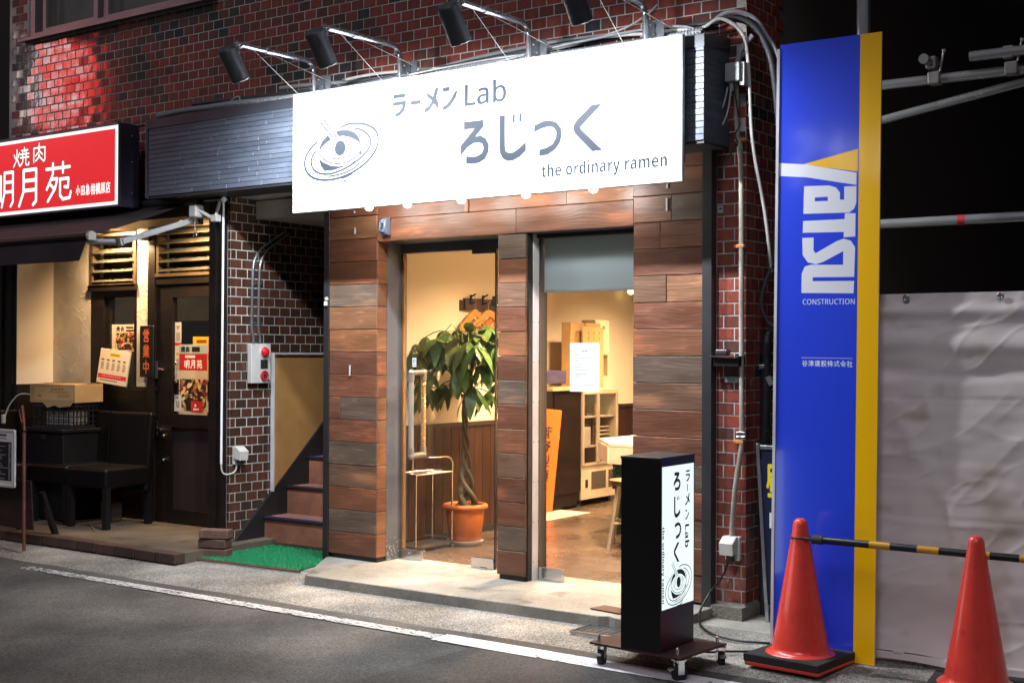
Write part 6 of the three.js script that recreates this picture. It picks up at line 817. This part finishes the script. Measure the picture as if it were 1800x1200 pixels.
  const b2 = thing('cardboard_box', 'cardboard panel with brush notes leaning in front of the taller carton', 'box', [-1.80, 1.135, -3.92], undefined, 0.0); part(b2, 'panel', rb(0.02, 0.56, 0.36, 0.003, 0, 0.28, 0), tone([0.52, 0.35, 0.16], 0.85)); part(b2, 'print', put(new THREE.PlaneGeometry(0.34, 0.54), 0.0115, 0.28, 0, 0, Math.PI / 2), M(0xffffff, 0.85, { map: bt }));
  const wd = thing('water_dispenser', 'tall cream wall dispenser right of the cardboard cartons', 'dispenser', [-1.98, 1.135, -4.26]); part(wd, 'case', mg(rb(0.16, 0.33, 0.26, 0.01, 0, 0.47, 0), b6(-0.08, -0.05, 0, 0.30, -0.13, 0.13), b6(-0.08, 0.08, 0, 0.10, -0.13, 0.13), b6(-0.05, 0.07, 0.10, 0.30, -0.13, -0.115)), tone([0.66, 0.56, 0.38], 0.5)); part(wd, 'badge', mg(cy(0.018, 0.018, 0.004, 0.081, 0.56, -0.02, 0, 0, Math.PI / 2)), tone([0.05, 0.12, 0.05], 0.5)); part(wd, 'recess', mg(b6(-0.049, -0.04, 0.10, 0.30, -0.11, 0.13)), tone([0.22, 0.17, 0.11], 0.6));
  one('monitor', rb(0.02, 0.12, 0.16, 0.004, -1.72, 1.20, -3.80), dark, 'small dark screen on the fridge beside the window notice', 'screen');
  const tb = thing('counter_table', 'white counter with a cut corner behind the standing sign', 'counter'); part(tb, 'top', poly([[-0.74, 2.32], [-0.40, 1.90], [1.25, 1.90], [1.25, 3.0], [-0.74, 3.0]].map(([a, b]) => [a, -b]).reverse(), 0.02).rotateX(Math.PI / 2).translate(0, 0.785, 0), tone([0.62, 0.57, 0.50], 0.4)); 
  part(tb, 'apron', mg(b6(-0.40, 1.25, 0.635, 0.763, -1.915, -1.902), put(new THREE.BoxGeometry(0.54, 0.128, 0.014), -0.57, 0.699, -2.11, 0, -0.89, 0), b6(-0.74, -0.727, 0.635, 0.763, -3.0, -2.32)), tone([0.56, 0.48, 0.42], 0.5)); part(tb, 'leg', mg(b6(0.2, 0.27, 0.083, 0.64, -2.2, -2.13), b6(-0.6, -0.53, 0.083, 0.64, -2.9, -2.83), b6(1.1, 1.17, 0.083, 0.64, -2.2, -2.13)), tone([0.10, 0.045, 0.025], 0.5));
  const cr = thing('bottle_crate', 'green plastic crate under the white counter', 'crate', [-0.55, 0.083, -2.72]); const gm = tone([0.01, 0.11, 0.05], 0.5); const lt = []; for (let i = 0; i < 7; i++) { lt.push(bx(0.42, 0.014, 0.012, 0, 0.30 + i * 0.045, 0.16)); lt.push(bx(0.012, 0.3, 0.012, -0.2 + i * 0.066, 0.44, 0.158)); } part(cr, 'lattice', mg(lt), gm); part(cr, 'body', mg(bx(0.40, 0.58, 0.28, 0, 0.29, 0)), gm);
  const stl = thing('stool', 'round wooden stool with splayed pale metal legs beside the counter', 'stool', [-0.03, 0.083, -1.62]); part(stl, 'seat', cy(0.165, 0.16, 0.035, 0, 0.46, 0, 0, 0, 0, 32), M([0.34, 0.16, 0.06], 0.45, { map: T.wood })); for (let i = 0; i < 4; i++) { const a = 0.35 + i * Math.PI / 2 + Math.PI; part(stl, 'leg', rod([Math.cos(a) * 0.13, 0.445, Math.sin(a) * 0.13], [Math.cos(a) * 0.22, 0, Math.sin(a) * 0.22], 0.014, 10), tone([0.45, 0.42, 0.34], 0.35, { metalness: 0.5 })); } part(stl, 'stretcher', mg(rod([-0.17, 0.18, -0.06], [0.17, 0.18, 0.06], 0.011), rod([-0.06, 0.18, 0.17], [0.06, 0.18, -0.17], 0.011)), tone([0.5, 0.46, 0.36], 0.4));
}
renderer.render(scene, camera);
